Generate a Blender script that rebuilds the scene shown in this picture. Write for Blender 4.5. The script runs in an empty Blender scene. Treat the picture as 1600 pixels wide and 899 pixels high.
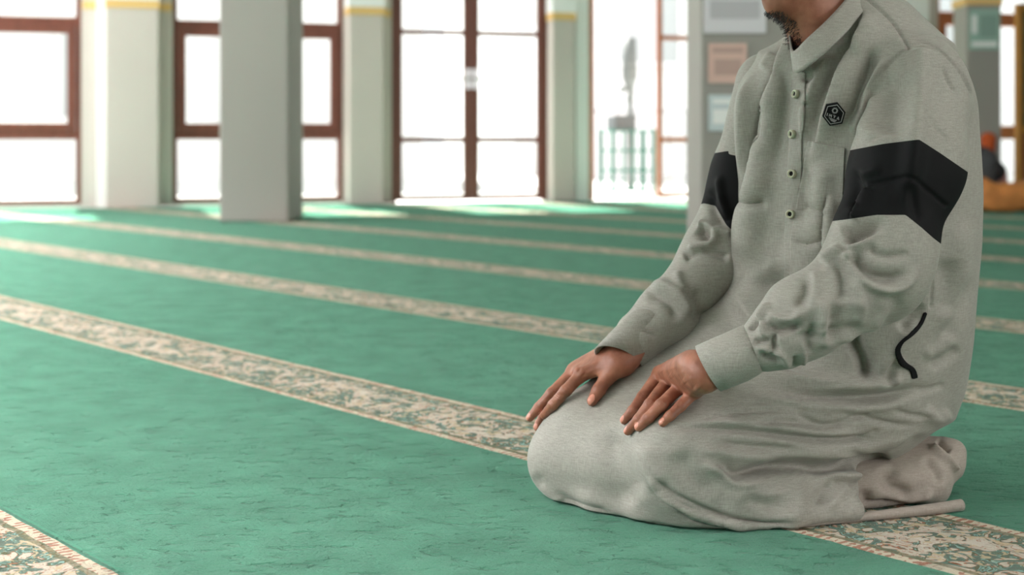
import bpy, bmesh, math, random
import numpy as np
from mathutils import Vector, Matrix, noise
random.seed(4)
S = bpy.context.scene
COL = S.collection
# ---------------------------------------------------------------- camera
F, HY, H = 2222.0, 218.0, 0.62          # focal length in px (1600 wide), horizon row, eye height
cam_d = bpy.data.cameras.new('camera'); cam = bpy.data.objects.new('camera', cam_d); COL.objects.link(cam)
cam.location = (0, 0, H); cam.rotation_euler = (math.radians(90), 0, 0)
cam_d.sensor_width = 36; cam_d.lens = 36*F/1600; cam_d.shift_y = -(449.5-HY)/1600
cam_d.clip_end = 300
cam_d.dof.use_dof = True; cam_d.dof.focus_distance = 2.27; cam_d.dof.aperture_fstop = 3.6
S.camera = cam
# ---------------------------------------------------------------- light
S.view_settings.view_transform = 'Standard'; S.view_settings.look = 'None'
S.view_settings.gamma = 1; S.view_settings.use_curve_mapping = False
S.view_settings.exposure = 0.0
w = bpy.data.worlds.new('world'); S.world = w; w.use_nodes = True
bg = w.node_tree.nodes['Background']; bg.inputs[0].default_value = (0.96, 0.98, 1.0, 1); bg.inputs[1].default_value = 2.2
WALL_A = math.atan2(.301, .954)          # the far wall runs at this angle
def lamp(name, kind, loc, energy, color=(1,1,1), rot=None, aim=None, size=None, size_y=None, angle=None):
    d = bpy.data.lights.new(name, kind); d.energy = energy; d.color = color
    if size: d.shape = 'RECTANGLE'; d.size = size; d.size_y = size_y or size
    if angle is not None: d.angle = angle
    o = bpy.data.objects.new(name, d); COL.objects.link(o); o.location = loc
    if aim is not None: o.rotation_euler = (Vector(aim)-Vector(loc)).to_track_quat('-Z', 'Y').to_euler()
    if rot: o.rotation_euler = rot
    return o
sun_dir = Vector((-.30, .75, 1.0))       # towards the sun, high beyond the far wall
s_ = lamp('sun', 'SUN', (0, 20, 20), 24.0, (1, .97, .92), angle=.02); s_.rotation_euler = sun_dir.to_track_quat('Z', 'Y').to_euler()
# added area lamps: daylight as from unseen windows at the left and the back
LW = []                                   # filled with the windows of the left wall below
def T(u, v, z):                           # far-wall frame -> world: u along the wall, v into the room (towards the camera)
    return (OX + u*.954 + v*.301, OY + u*.301 - v*.954, z)
OX, OY = -4.28, 12.85
for k in range(5):
    p = T(-3.05, 1.9+3.6*k, 1.75); q = T(2, 1.9+3.6*k, 1.2)
    lamp('window_daylight', 'AREA', p, (215, 115, 22, 3, 1)[k], (1, .955, .975), aim=q, size=2.5, size_y=2.5)
for v in (3.4, 5.8, 8.2, 10.6, 13.0):                # added lamps, spread narrowed to brighten just the carpet along the left side
    l_ = lamp('window_daylight', 'AREA', T(-3.0, v, 2.5), 82, (1, .965, .98), aim=T(-1.25, v, 0), size=2.2, size_y=.8); l_.data.spread = math.radians(64)
for u in (5.0, 9.4):  # added lamps behind the camera that light the robe's near side
    lamp('window_daylight', 'AREA', T(u, 17.3, 1.9), 112, (1, .97, .95), aim=T(2.0, 11, .6), size=3.2, size_y=2.5)
# added overhead lamps for fill above the prayer rows, no panels modelled
for (u, v, e_) in ((.4, 8.6, 8), (2.9, 12.6, 24), (5.6, 11.6, 3), (5.6, 8.0, 6)):
    lamp('ceiling_lamp', 'AREA', T(u, v, 3.5), e_, (1, .95, .93), rot=(0, 0, 0), size=.9, size_y=.9)
# ---------------------------------------------------------------- helpers
def tag(o, label=None, cat=None, group=None, kind=None):
    if label: o['label'] = label
    if cat: o['category'] = cat
    if group: o['group'] = group
    if kind: o['kind'] = kind
    return o
def empty(name, loc=(0,0,0), rz=0):
    o = bpy.data.objects.new(name, None); COL.objects.link(o); o.location = loc; o.rotation_euler = (0,0,rz)
    o.empty_display_size = .1
    return o
class MB:
    def __init__(s): s.v=[]; s.f=[]; s.m=[]
    def add(s, v, f, mi=0):
        n=len(s.v); s.v += [tuple(p) for p in v]; s.f += [tuple(i+n for i in q) for q in f]; s.m += [mi]*len(f); return s
    def box(s, x0,x1,y0,y1,z0,z1, mi=0):
        v=[(x,y,z) for z in (z0,z1) for y in (y0,y1) for x in (x0,x1)]
        return s.add(v, [(0,2,3,1),(4,5,7,6),(0,1,5,4),(2,6,7,3),(0,4,6,2),(1,3,7,5)], mi)
    def tube(s, pts, r, n=10, mi=0, caps=True, sc=(1,1)):
        pts=[Vector(p) for p in pts]; rs = r if isinstance(r,(list,tuple)) else [r]*len(pts)
        V=[];Fc=[]; up=None
        for i,p in enumerate(pts):
            t=(pts[min(i+1,len(pts)-1)]-pts[max(i-1,0)]).normalized()
            if up is None: up = Vector((0,0,1)) if abs(t.z)<.9 else Vector((1,0,0))
            a=t.cross(up).normalized(); b=a.cross(t).normalized(); up=b
            for k in range(n):
                th=2*math.pi*k/n; V.append(p+a*math.cos(th)*rs[i]*sc[0]+b*math.sin(th)*rs[i]*sc[1])
        for i in range(len(pts)-1):
            for k in range(n): Fc.append((i*n+k,i*n+(k+1)%n,(i+1)*n+(k+1)%n,(i+1)*n+k))
        if caps: Fc += [tuple(range(n-1,-1,-1)), tuple((len(pts)-1)*n+k for k in range(n))]
        return s.add(V,Fc,mi)
    def build(s, name, mats, parent=None, smooth=False, bevel=0, loc=None, rz=0):
        me=bpy.data.meshes.new(name); me.from_pydata(s.v,[],s.f)
        if not isinstance(mats,(list,tuple)): mats=[mats]
        for m in mats: me.materials.append(m)
        for p,mi in zip(me.polygons,s.m): p.material_index=mi; p.use_smooth=smooth
        me.update()
        bm=bmesh.new(); bm.from_mesh(me); bmesh.ops.recalc_face_normals(bm, faces=bm.faces); bm.to_mesh(me); bm.free()
        o=bpy.data.objects.new(name,me); COL.objects.link(o)
        if parent: o.parent=parent
        if loc: o.location=loc
        if rz: o.rotation_euler=(0,0,rz)
        if bevel:
            b=o.modifiers.new('bevel','BEVEL'); b.width=bevel; b.segments=2; b.limit_method='ANGLE'
        return o
def mat(name, color, rough=.6, metal=0, sheen=0, bump=None, var=None, spec=.5, sss=0):
    m=bpy.data.materials.new(name); m.use_nodes=True; nt=m.node_tree; b=nt.nodes['Principled BSDF']
    b.inputs['Base Color'].default_value=(*color,1); b.inputs['Roughness'].default_value=rough; b.inputs['Metallic'].default_value=metal
    b.inputs['Specular IOR Level'].default_value=spec
    if sheen: b.inputs['Sheen Weight'].default_value=sheen; b.inputs['Sheen Roughness'].default_value=.5
    if sss:
        b.inputs['Subsurface Weight'].default_value=sss; b.inputs['Subsurface Radius'].default_value=(.9,.35,.2); b.inputs['Subsurface Scale'].default_value=.006
    tc=nt.nodes.new('ShaderNodeTexCoord')
    if var:   # (scale, amount, stretch)
        mp=nt.nodes.new('ShaderNodeMapping'); mp.inputs['Scale'].default_value=var[2]; nt.links.new(tc.outputs['Object'],mp.inputs[0])
        n=nt.nodes.new('ShaderNodeTexNoise'); n.inputs['Scale'].default_value=var[0]; n.inputs['Detail'].default_value=4; nt.links.new(mp.outputs[0],n.inputs['Vector'])
        mr=nt.nodes.new('ShaderNodeMapRange'); mr.inputs[1].default_value=.3; mr.inputs[2].default_value=.7; mr.inputs[3].default_value=1-var[1]; mr.inputs[4].default_value=1+var[1]; nt.links.new(n.outputs[0],mr.inputs[0])
        mx=nt.nodes.new('ShaderNodeVectorMath'); mx.operation='SCALE'; mx.inputs[0].default_value=color; nt.links.new(mr.outputs[0],mx.inputs['Scale'])
        nt.links.new(mx.outputs[0],b.inputs['Base Color'])
    if bump:  # (scale, strength, distance)
        n=nt.nodes.new('ShaderNodeTexNoise'); n.inputs['Scale'].default_value=bump[0]; n.inputs['Detail'].default_value=3; nt.links.new(tc.outputs['Object'],n.inputs['Vector'])
        bp=nt.nodes.new('ShaderNodeBump'); bp.inputs['Strength'].default_value=bump[1]; bp.inputs['Distance'].default_value=bump[2]
        nt.links.new(n.outputs[0],bp.inputs['Height']); nt.links.new(bp.outputs[0],b.inputs['Normal'])
    return m
def lin(r,g,b): return tuple(((c/255+.055)/1.055)**2.4 if c>10 else c/255/12.92 for c in (r,g,b))
def at(px,py,Y): return Vector(((px-800)/F*Y, Y, H-(py-HY)/F*Y))
# ---------------------------------------------------------------- cloth and body modelling: distance fields -> meshes
f32=np.float32
def A_(p): return np.array(p,dtype=f32)
class Field:
    def __init__(s): s.ops=[]; s.lo=np.full(3,9.,f32); s.hi=np.full(3,-9.,f32)
    def _b(s,lo,hi): s.lo=np.minimum(s.lo,lo); s.hi=np.maximum(s.hi,hi)
    def cap(s,a,b,ra,rb=None,k=.03,sub=False):          # round cone between two points
        rb=ra if rb is None else rb; a=A_(a); b=A_(b)
        if not sub: s._b(np.minimum(a-ra,b-rb),np.maximum(a+ra,b+rb))
        ba=b-a; L=max(float(ba@ba),1e-9)
        def f(P):
            q=P-a; t=np.clip(q@ba/L,0,1); return np.sqrt(((q-t[:,None]*ba)**2).sum(1))-(ra+(rb-ra)*t)
        s.ops.append((f,k,sub)); return s
    def ell(s,c,r,R=None,k=.03,sub=False):               # ellipsoid; rows of R are its axes
        c=A_(c); r=A_(r); R=np.eye(3,dtype=f32) if R is None else np.array(R,dtype=f32)
        m=r.max()
        if not sub: s._b(c-m,c+m)
        def f(P):
            q=(P-c)@R.T; k0=np.sqrt(((q/r)**2).sum(1)); k1=np.sqrt(((q/(r*r))**2).sum(1))+1e-9; return k0*(k0-1)/k1
        s.ops.append((f,k,sub)); return s
    def loft(s,tab,yaw,k=.03,n=2.3):                     # stacked oval sections: (z, cx, cy, half width, half depth)
        tab=sorted(tab); Tb=np.array(tab,dtype=f32); cs,sn=math.cos(yaw),math.sin(yaw)
        w=Tb[:,3:].max(); s._b(A_((Tb[:,1].min()-w,Tb[:,2].min()-w,Tb[0,0])),A_((Tb[:,1].max()+w,Tb[:,2].max()+w,Tb[-1,0])))
        zz=np.linspace(Tb[0,0],Tb[-1,0],200)
        cols=[]
        for j in range(1,5):
            v=np.interp(zz,Tb[:,0],Tb[:,j]); v=np.convolve(np.pad(v,12,mode='edge'),np.hanning(25)/np.hanning(25).sum(),'valid'); cols.append(v)
        def f(P):
            z=P[:,2]; cx,cy,a,b=[np.interp(z,zz,c).astype(f32) for c in cols]
            x=P[:,0]-cx; y=P[:,1]-cy; fw=x*cs+y*sn; lt=-x*sn+y*cs     # forward, left
            u=np.abs(lt/a)+1e-6; v=np.abs(fw/b)+1e-6
            k0=(u**n+v**n)**(1/n)
            d=(k0-1)*np.minimum(a,b)*.92
            return np.maximum(d,np.maximum(z-Tb[-1,0],Tb[0,0]-z))
        s.ops.append((f,k,False)); return s
    def add(s,fn,k=.03,sub=False): s.ops.append((fn,k,sub)); return s
    def __call__(s,P):
        P=P.astype(f32); D=None
        for f,k,sub in s.ops:
            d=f(P)
            if D is None: D=d; continue
            if sub:
                h=np.clip(.5-.5*(D+d)/k,0,1); D=D*(1-h)-d*h+k*h*(1-h)
            else:
                h=np.clip(.5+.5*(D-d)/k,0,1); D=D*(1-h)+d*h-k*h*(1-h)
        return D
    def ev(s,P):
        out=np.empty(len(P),f32)
        for i in range(0,len(P),400000): out[i:i+400000]=s(P[i:i+400000])
        return out
def surface(fd,h,lo=None,hi=None,smooth=1):
    lo=np.array(fd.lo-3*h if lo is None else lo,dtype=f32); hi=np.array(fd.hi+3*h if hi is None else hi,dtype=f32)
    B=6; nc=np.ceil((hi-lo)/(h*B)).astype(int)+1
    ax=[lo[i]+(np.arange(nc[i])+.5-.5/B)*h*B for i in range(3)]
    G=np.stack(np.meshgrid(*ax,indexing='ij'),-1).reshape(-1,3)
    Dc=fd.ev(G).reshape(nc)
    act=np.abs(Dc)<h*B*1.9
    D=np.repeat(np.repeat(np.repeat(Dc,B,0),B,1),B,2)
    idx=np.argwhere(act)
    off=np.stack(np.meshgrid(*[np.arange(B)]*3,indexing='ij'),-1).reshape(-1,3)
    for i in range(0,len(idx),3000):
        I=(idx[i:i+3000,None,:]*B+off[None]).reshape(-1,3)
        D[I[:,0],I[:,1],I[:,2]]=fd.ev((lo+I*h).astype(f32))
    D[0]=D[-1]=1; D[:,0]=D[:,-1]=1; D[:,:,0]=D[:,:,-1]=1
    sg=D<0; n=np.array(D.shape)
    c=sg[:-1,:-1,:-1].astype(np.int8)
    acc=np.zeros(tuple(n-1),np.int8)
    cor=[(a,b,c_) for a in (0,1) for b in (0,1) for c_ in (0,1)]
    for a,b,c_ in cor: acc+=sg[a:n[0]-1+a,b:n[1]-1+b,c_:n[2]-1+c_]
    cells=np.argwhere((acc>0)&(acc<8))
    vid=np.full(tuple(n-1),-1,np.int32); vid[cells[:,0],cells[:,1],cells[:,2]]=np.arange(len(cells))
    V=np.zeros((len(cells),3)); W=np.zeros(len(cells))
    val={o:D[cells[:,0]+o[0],cells[:,1]+o[1],cells[:,2]+o[2]] for o in cor}
    for o in cor:
        for k in range(3):
            if o[k]==0:
                p=list(o); p[k]=1; p=tuple(p); a=val[o]; b=val[p]; m=(a<0)!=(b<0)
                t=np.where(m,a/np.where(m,a-b,1),0)
                q=np.array(o,float)[None]+np.zeros((len(a),3)); q[:,k]+=t
                V+=q*m[:,None]; W+=m
    V=lo+(cells+V/W[:,None])*h
    Q=[]
    for k in range(3):
        s0=[slice(1,-1)]*3; s1=[slice(1,-1)]*3; s0[k]=slice(0,-1); s1[k]=slice(1,None)
        A=sg[tuple(s0)]; Bq=sg[tuple(s1)]; e=np.argwhere(A!=Bq); e0=e+1; e0[:,k]-=1
        flip=A[e[:,0],e[:,1],e[:,2]]
        i,j=[(1,2),(2,0),(0,1)][k]
        def g(di,dj):
            x=e0.copy(); x[:,i]-=di; x[:,j]-=dj; return vid[x[:,0],x[:,1],x[:,2]]
        q=np.stack([g(1,1),g(0,1),g(0,0),g(1,0)],1); q=np.where(flip[:,None],q,q[:,::-1]); Q.append(q)
    Q=np.concatenate(Q); Q=Q[(Q>=0).all(1)]
    for _ in range(smooth): V=lap(V,Q,.5)
    return V,Q
def lap(V,Q,w):
    S_=np.zeros_like(V); N_=np.zeros(len(V))
    for a,b in ((0,1),(1,2),(2,3),(3,0)):
        for i,j in ((Q[:,a],Q[:,b]),(Q[:,b],Q[:,a])):
            for k in range(3): S_[:,k]+=np.bincount(i,V[j,k],len(V))
            N_+=np.bincount(i,minlength=len(V))
    N_=np.maximum(N_,1); return V*(1-w)+w*S_/N_[:,None]
def normals(V,Q):
    n=np.cross(V[Q[:,2]]-V[Q[:,0]],V[Q[:,3]]-V[Q[:,1]]); N=np.zeros_like(V)
    for c in range(4):
        for k in range(3): N[:,k]+=np.bincount(Q[:,c],n[:,k],len(V))
    return N/np.maximum(np.linalg.norm(N,axis=1),1e-12)[:,None]
CAM=np.array((0,0,H))
def proj(V): return np.stack([800+F*V[:,0]/V[:,1], HY-F*(V[:,2]-H)/V[:,1]],1)
def ray_at(fd,px,py,target=0.,t0=1.7,t1=3.2):            # first point seen at this place in the photograph
    d=np.array(((px-800)/F,1,-(py-HY)/F)); t=np.linspace(t0,t1,1200); P=CAM+t[:,None]*d; v=fd.ev(P.astype(f32))
    i=np.argmax(v<target)
    if v[i]>=target: i=int(np.argmin(v)); return P[i]
    a=(v[i-1]-target)/(v[i-1]-v[i]) if i else 0
    return P[max(i-1,0)]*(1-a)+P[i]*a
def sdist(P,pts):                                          # distance, side and run along a polyline
    best=np.full(len(P),1e9); side=np.zeros(len(P)); run=np.zeros(len(P)); pts=np.array(pts,float)
    L=np.linalg.norm(np.diff(pts,axis=0),axis=1); C=np.concatenate([[0],np.cumsum(L)]); 
    for i in range(len(pts)-1):
        a=pts[i]; ba=pts[i+1]-a; q=P-a; t=np.clip(q@ba/(L[i]**2),0,1); r=q-t[:,None]*ba; d=np.linalg.norm(r,axis=1)
        m=d<best; best=np.where(m,d,best); cr=ba[0]*q[:,1]-ba[1]*q[:,0]; side=np.where(m,np.sign(cr),side); run=np.where(m,(C[i]+t*L[i])/C[-1],run)
    return best,side,run
def smooth_line(pts,n=6):
    if len(pts)<3: return pts
    p=[np.array(q,float) for q in pts]; p=[2*p[0]-p[1]]+p+[2*p[-1]-p[-2]]; out=[]
    for i in range(1,len(p)-2):
        for k in range(n):
            t=k/n; a,b,c,d=p[i-1:i+3]
            out.append(.5*((2*b)+(c-a)*t+(2*a-5*b+4*c-d)*t*t+(3*b-a-3*c+d)*t**3))
    out.append(p[-2]); return out
def sst(x,a,b): t=np.clip((x-a)/(b-a),0,1); return t*t*(3-2*t)
GAIN=2.0
def fold(V,Q,strokes,zmax=None):
    # folds: ('c' crease | 'r' ridge | 'f' fold steep on its right-hand side, width px, height mm, points)
    for it in range(2):
        N=normals(V,Q); P=proj(V); toc=CAM-V; toc/=np.linalg.norm(toc,axis=1)[:,None]; fc=sst((N*toc).sum(1),-.05,.30)
        D=np.zeros(len(V))
        for st in strokes:
            kind,wd,am,pts=st[:4]; tap=st[4] if len(st)>4 else (.25,.25)
            if (kind=='f')!=(it==1): continue
            pl=smooth_line(pts); pa=np.array(pl); m_=3.2*wd
            idx=np.nonzero((P[:,0]>pa[:,0].min()-m_)&(P[:,0]<pa[:,0].max()+m_)&(P[:,1]>pa[:,1].min()-m_)&(P[:,1]<pa[:,1].max()+m_)&(fc>0))[0]
            if len(idx)==0: continue
            d,sd,run=sdist(P[idx],pl)
            tp=(sst(run,0,tap[0]) if tap[0] else 1)*(sst(1-run,0,tap[1]) if tap[1] else 1)
            if kind=='c': g=-np.exp(-(d/wd)**2)
            elif kind=='r': g=np.exp(-(d/wd)**2)
            else:
                s_=d*sd; g=np.where(s_<0,np.exp(-(s_/wd)**2),np.exp(-(s_/(.22*wd))**2))-.45*np.exp(-((s_-.42*wd)/(.26*wd))**2)
            D[idx]+=am*.001*GAIN*g*tp
        V=V+N*(D*fc)[:,None]
    return V
def wrinkle(V,Q,amp,sc,seed=0,stretch=(1,1,1)):
    N=normals(V,Q); o=Vector((seed*3.1,seed*1.7,0)); st=stretch
    h=np.fromiter((noise.noise(Vector((v[0]*sc*st[0],v[1]*sc*st[1],v[2]*sc*st[2]))+o) for v in V),float,len(V)); return V+N*(h*amp)[:,None]
def cut(V,polys,fv):                                       # split polygons exactly along fv = 0 -> (V, inside, outside)
    V=[tuple(v) for v in V]; fv=list(fv); ins=[];outs=[]; ec={}
    for q in polys:
        s=[fv[i]>=0 for i in q]
        if all(s): ins.append(tuple(q)); continue
        if not any(s): outs.append(tuple(q)); continue
        a=[];b=[]
        for i in range(len(q)):
            p,r=q[i],q[(i+1)%len(q)]
            (a if fv[p]>=0 else b).append(p)
            if (fv[p]>=0)!=(fv[r]>=0):
                k=(min(p,r),max(p,r))
                if k not in ec:
                    t=fv[k[0]]/(fv[k[0]]-fv[k[1]]); t=min(max(t,.02),.98); u,w_=V[k[0]],V[k[1]]
                    V.append(tuple(u[c]+(w_[c]-u[c])*t for c in range(3))); fv.append(0.); ec[k]=len(V)-1
                a.append(ec[k]); b.append(ec[k])
        if len(a)>2: ins.append(tuple(a))
        if len(b)>2: outs.append(tuple(b))
    return np.array(V),ins,outs
def submesh(name,V,polys,mats,parent=None,offset=0,thick=0,mi=None,smooth=True):
    used=sorted({i for q in polys for i in q}); mp={o:i for i,o in enumerate(used)}
    me=bpy.data.meshes.new(name); me.from_pydata([tuple(V[i]) for i in used],[],[tuple(mp[i] for i in q) for q in polys])
    for m in (mats if isinstance(mats,(list,tuple)) else [mats]): me.materials.append(m)
    me.polygons.foreach_set('use_smooth',[smooth]*len(me.polygons))
    if mi is not None: me.polygons.foreach_set('material_index',mi)
    me.update(); o=bpy.data.objects.new(name,me); COL.objects.link(o)
    if parent: o.parent=parent
    if thick:
        s=o.modifiers.new('thick','SOLIDIFY'); s.thickness=thick; s.offset=offset
    return o
def poly_field(P,poly,sharp=True):                        # signed px distance to a closed outline, + inside
    poly=list(poly); d,_,_=sdist(P,poly+[poly[0]]); x,y=P[:,0],P[:,1]; ins=np.zeros(len(P),bool)
    for i in range(len(poly)):
        (x0,y0),(x1,y1)=poly[i],poly[(i+1)%len(poly)]
        if y0==y1: continue
        c=((y0>y)!=(y1>y))&(x<(x1-x0)*(y-y0)/(y1-y0)+x0); ins^=c
    return np.where(ins,d,-d)
# ---------------------------------------------------------------- the setting
M={}
M['plaster']=mat('cream_plaster', lin(200,191,184), .75, bump=(60,.15,.004), var=(1.3,.03,(1,1,1)))
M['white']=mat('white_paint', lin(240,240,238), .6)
M['ochre']=mat('ochre_paint', lin(226,186,120), .6)
M['column']=mat('grey_green_plaster', lin(152,148,141), .7, bump=(50,.15,.004), var=(1.0,.03,(1,1,.4)))
M['ceil']=mat('white_ceiling', (.80,.76,.75), .8)
M['wood']=mat('red_brown_wood', lin(112,62,48), .42, var=(6,.18,(6,6,.6)))
M['wood2']=mat('orange_brown_wood', lin(190,110,70), .42, var=(6,.15,(6,6,.6)))
M['steel']=mat('brushed_steel', (.6,.6,.6), .3, metal=1)
M['concrete']=mat('pale_concrete', (.62,.62,.60), .8, var=(2,.06,(1,1,1)))
def glass_mat():
    m=bpy.data.materials.new('window_glass'); m.use_nodes=True; nt=m.node_tree; nt.nodes.clear()
    o=nt.nodes.new('ShaderNodeOutputMaterial'); t=nt.nodes.new('ShaderNodeBsdfTransparent'); g=nt.nodes.new('ShaderNodeBsdfGlossy'); x=nt.nodes.new('ShaderNodeMixShader')
    t.inputs[0].default_value=(.96,.98,.97,1); g.inputs['Roughness'].default_value=.02; x.inputs[0].default_value=.06
    nt.links.new(t.outputs[0],x.inputs[1]); nt.links.new(g.outputs[0],x.inputs[2]); nt.links.new(x.outputs[0],o.inputs[0]); return m
M['glass']=glass_mat()
def U(px, v=0.0):                          # pixel column -> distance u along the far wall (plane offset v into the room)
    ox,oy=OX+v*.301, OY-v*.954; k=(px-800)/F
    return (k*oy-ox)/(.954-k*.301)
def carpet_mat():
    m=bpy.data.materials.new('green_prayer_carpet'); m.use_nodes=True; nt=m.node_tree; N=nt.nodes.new; L=nt.links.new
    b=nt.nodes['Principled BSDF']; b.inputs['Roughness'].default_value=.95; b.inputs['Specular IOR Level'].default_value=.08
    b.inputs['Sheen Weight'].default_value=.25; b.inputs['Sheen Roughness'].default_value=.3; b.inputs['Sheen Tint'].default_value=(.85,1,.9,1)
    g=N('ShaderNodeNewGeometry')
    def dot(vec):
        d=N('ShaderNodeVectorMath'); d.operation='DOT_PRODUCT'; L(g.outputs['Position'],d.inputs[0]); d.inputs[1].default_value=vec; return d.outputs['Value']
    def mth(op,a,b_=None,c=None):
        n=N('ShaderNodeMath'); n.operation=op
        for i,x in enumerate((a,b_,c)):
            if x is None: continue
            if isinstance(x,(int,float)): n.inputs[i].default_value=x
            else: L(x,n.inputs[i])
        return n.outputs[0]
    s=dot((.7686,.640,0)); t=dot((-.640,.7686,0))
    # edges wander a little like a woven strip
    wob=N('ShaderNodeTexNoise'); wob.inputs['Scale'].default_value=14; wob.inputs['Detail'].default_value=3; L(g.outputs['Position'],wob.inputs['Vector'])
    sw=mth('ADD',s,mth('MULTIPLY',mth('SUBTRACT',wob.outputs[0],.5),.012))
    q=mth('FLOORED_MODULO',mth('SUBTRACT',sw,1.78),1.19)                        # 0 .. 1.19 across one row
    instripe=mth('LESS_THAN',q,.275)
    edge=mth('SUBTRACT',.1375,mth('ABSOLUTE',mth('SUBTRACT',q,.1375)))          # distance from the strip's edge
    # motif coordinates
    cv=N('ShaderNodeCombineXYZ'); L(mth('MULTIPLY',t,1.0),cv.inputs[0]); L(q,cv.inputs[1])
    n1=N('ShaderNodeTexNoise'); n1.inputs['Scale'].default_value=23; n1.inputs['Detail'].default_value=2; n1.inputs['Distortion'].default_value=1.6; L(cv.outputs[0],n1.inputs['Vector'])
    n2=N('ShaderNodeTexNoise'); n2.inputs['Scale'].default_value=48; n2.inputs['Detail'].default_value=2; n2.inputs['Distortion'].default_value=1.0; L(cv.outputs[0],n2.inputs['Vector'])
    # scrolling vine: two sine ribbons and rosettes every 0.36 m
    vine=mth('ABSOLUTE',mth('SUBTRACT',mth('SUBTRACT',q,.1375),mth('MULTIPLY',mth('SINE',mth('MULTIPLY',t,17.45)),.05)))
    ros_t=mth('SUBTRACT',mth('FLOORED_MODULO',t,.36),.18)
    rr=mth('SQRT',mth('ADD',mth('MULTIPLY',ros_t,ros_t),mth('MULTIPLY',mth('SUBTRACT',q,.1375),mth('SUBTRACT',q,.1375))))
    petal=mth('ADD',rr,mth('MULTIPLY',mth('SINE',mth('MULTIPLY',mth('ARCTAN2',mth('SUBTRACT',q,.1375),ros_t),8)),.012))
    f=mth('ADD',n1.outputs[0],mth('MULTIPLY',mth('LESS_THAN',vine,.02),.10))
    f=mth('ADD',f,mth('MULTIPLY',mth('LESS_THAN',petal,.07),.09)); f=mth('SUBTRACT',f,mth('MULTIPLY',mth('LESS_THAN',petal,.03),.12))
    r=N('ShaderNodeValToRGB'); e=r.color_ramp; e.interpolation='CONSTANT'
    cols=[(0,lin(96,112,98)),(.40,lin(88,118,102)),(.44,lin(150,190,180)),(.465,lin(96,92,56)),(.50,lin(90,114,98)),(.53,lin(178,108,74)),(.55,lin(214,202,184)),(.64,lin(186,128,98)),(.66,lin(222,210,194))]
    e.elements[0].position=0; e.elements[0].color=(*cols[0][1],1); e.elements[1].position=cols[1][0]; e.elements[1].color=(*cols[1][1],1)
    for p_,c in cols[2:]:
        x=e.elements.new(p_); x.color=(*c,1)
    L(f,r.inputs[0])
    # second colour speckle
    r2=N('ShaderNodeMix'); r2.data_type='RGBA'; L(mth('MULTIPLY',mth('GREATER_THAN',n2.outputs[0],.60),.8),r2.inputs[0]); L(r.outputs[0],r2.inputs[6]); r2.inputs[7].default_value=(*lin(214,190,150),1)
    # border chain
    ch=mth('GREATER_THAN',mth('ADD',mth('SINE',mth('MULTIPLY',t,430)),mth('MULTIPLY',mth('SUBTRACT',n2.outputs[0],.5),9)),-.45)
    rb=N('ShaderNodeMix'); rb.data_type='RGBA'; L(ch,rb.inputs[0]); rb.inputs[6].default_value=(*lin(186,128,104),1); rb.inputs[7].default_value=(*lin(224,210,186),1)
    inb=mth('LESS_THAN',edge,.022); gap=mth('MULTIPLY',mth('GREATER_THAN',edge,.022),mth('LESS_THAN',edge,.034))
    m1=N('ShaderNodeMix'); m1.data_type='RGBA'; L(inb,m1.inputs[0]); L(r2.outputs[2],m1.inputs[6]); L(rb.outputs[2],m1.inputs[7])
    m2=N('ShaderNodeMix'); m2.data_type='RGBA'; L(mth('MULTIPLY',gap,.7),m2.inputs[0]); L(m1.outputs[2],m2.inputs[6]); m2.inputs[7].default_value=(*lin(120,112,74),1)
    # green field with tufts
    n3=N('ShaderNodeTexNoise'); n3.inputs['Scale'].default_value=9; n3.inputs['Detail'].default_value=6; L(g.outputs['Position'],n3.inputs['Vector'])
    rg=N('ShaderNodeValToRGB'); rg.color_ramp.elements[0].position=.3; rg.color_ramp.elements[1].position=.72
    rg.color_ramp.elements[0].color=(*CARPET_LO,1); rg.color_ramp.elements[1].color=(*CARPET_HI,1); L(n3.outputs[0],rg.inputs[0])
    mf=N('ShaderNodeMix'); mf.data_type='RGBA'; L(instripe,mf.inputs[0]); L(rg.outputs[0],mf.inputs[6]); L(m2.outputs[2],mf.inputs[7])
    # white lint flecks
    vr=N('ShaderNodeTexVoronoi'); vr.inputs['Scale'].default_value=3.0; L(g.outputs['Position'],vr.inputs['Vector'])
    fl=mth('LESS_THAN',vr.outputs['Distance'],.007)
    ml=N('ShaderNodeMix'); ml.data_type='RGBA'; L(mth('MULTIPLY',fl,.6),ml.inputs[0]); L(mf.outputs[2],ml.inputs[6]); ml.inputs[7].default_value=(.7,.72,.68,1)
    L(ml.outputs[2],b.inputs['Base Color'])
    # pile relief: fine tufts, rows along the weave, scattered pits
    mp=N('ShaderNodeMapping'); mp.inputs['Rotation'].default_value=(0,0,0.1); mp.inputs['Scale'].default_value=(.55,1.0,1); L(g.outputs['Position'],mp.inputs[0])
    b1=N('ShaderNodeTexNoise'); b1.inputs['Scale'].default_value=240; b1.inputs['Detail'].default_value=4; b1.inputs['Roughness'].default_value=.7; L(mp.outputs[0],b1.inputs['Vector'])
    b2=N('ShaderNodeTexNoise'); b2.inputs['Scale'].default_value=34; b2.inputs['Detail'].default_value=5; b2.inputs['Roughness'].default_value=.65; L(mp.outputs[0],b2.inputs['Vector'])
    pits=N('ShaderNodeMapRange'); pits.inputs[1].default_value=.36; pits.inputs[2].default_value=.44; L(b2.outputs[0],pits.inputs[0])
    hsum=mth('ADD',mth('MULTIPLY',b1.outputs[0],.009),mth('ADD',mth('MULTIPLY',b2.outputs[0],.015),mth('MULTIPLY',pits.outputs[0],.010)))
    # seam groove beside each strip
    seam=mth('ABSOLUTE',mth('SUBTRACT',mth('FLOORED_MODULO',mth('SUBTRACT',s,1.78),1.19),.283))
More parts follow.
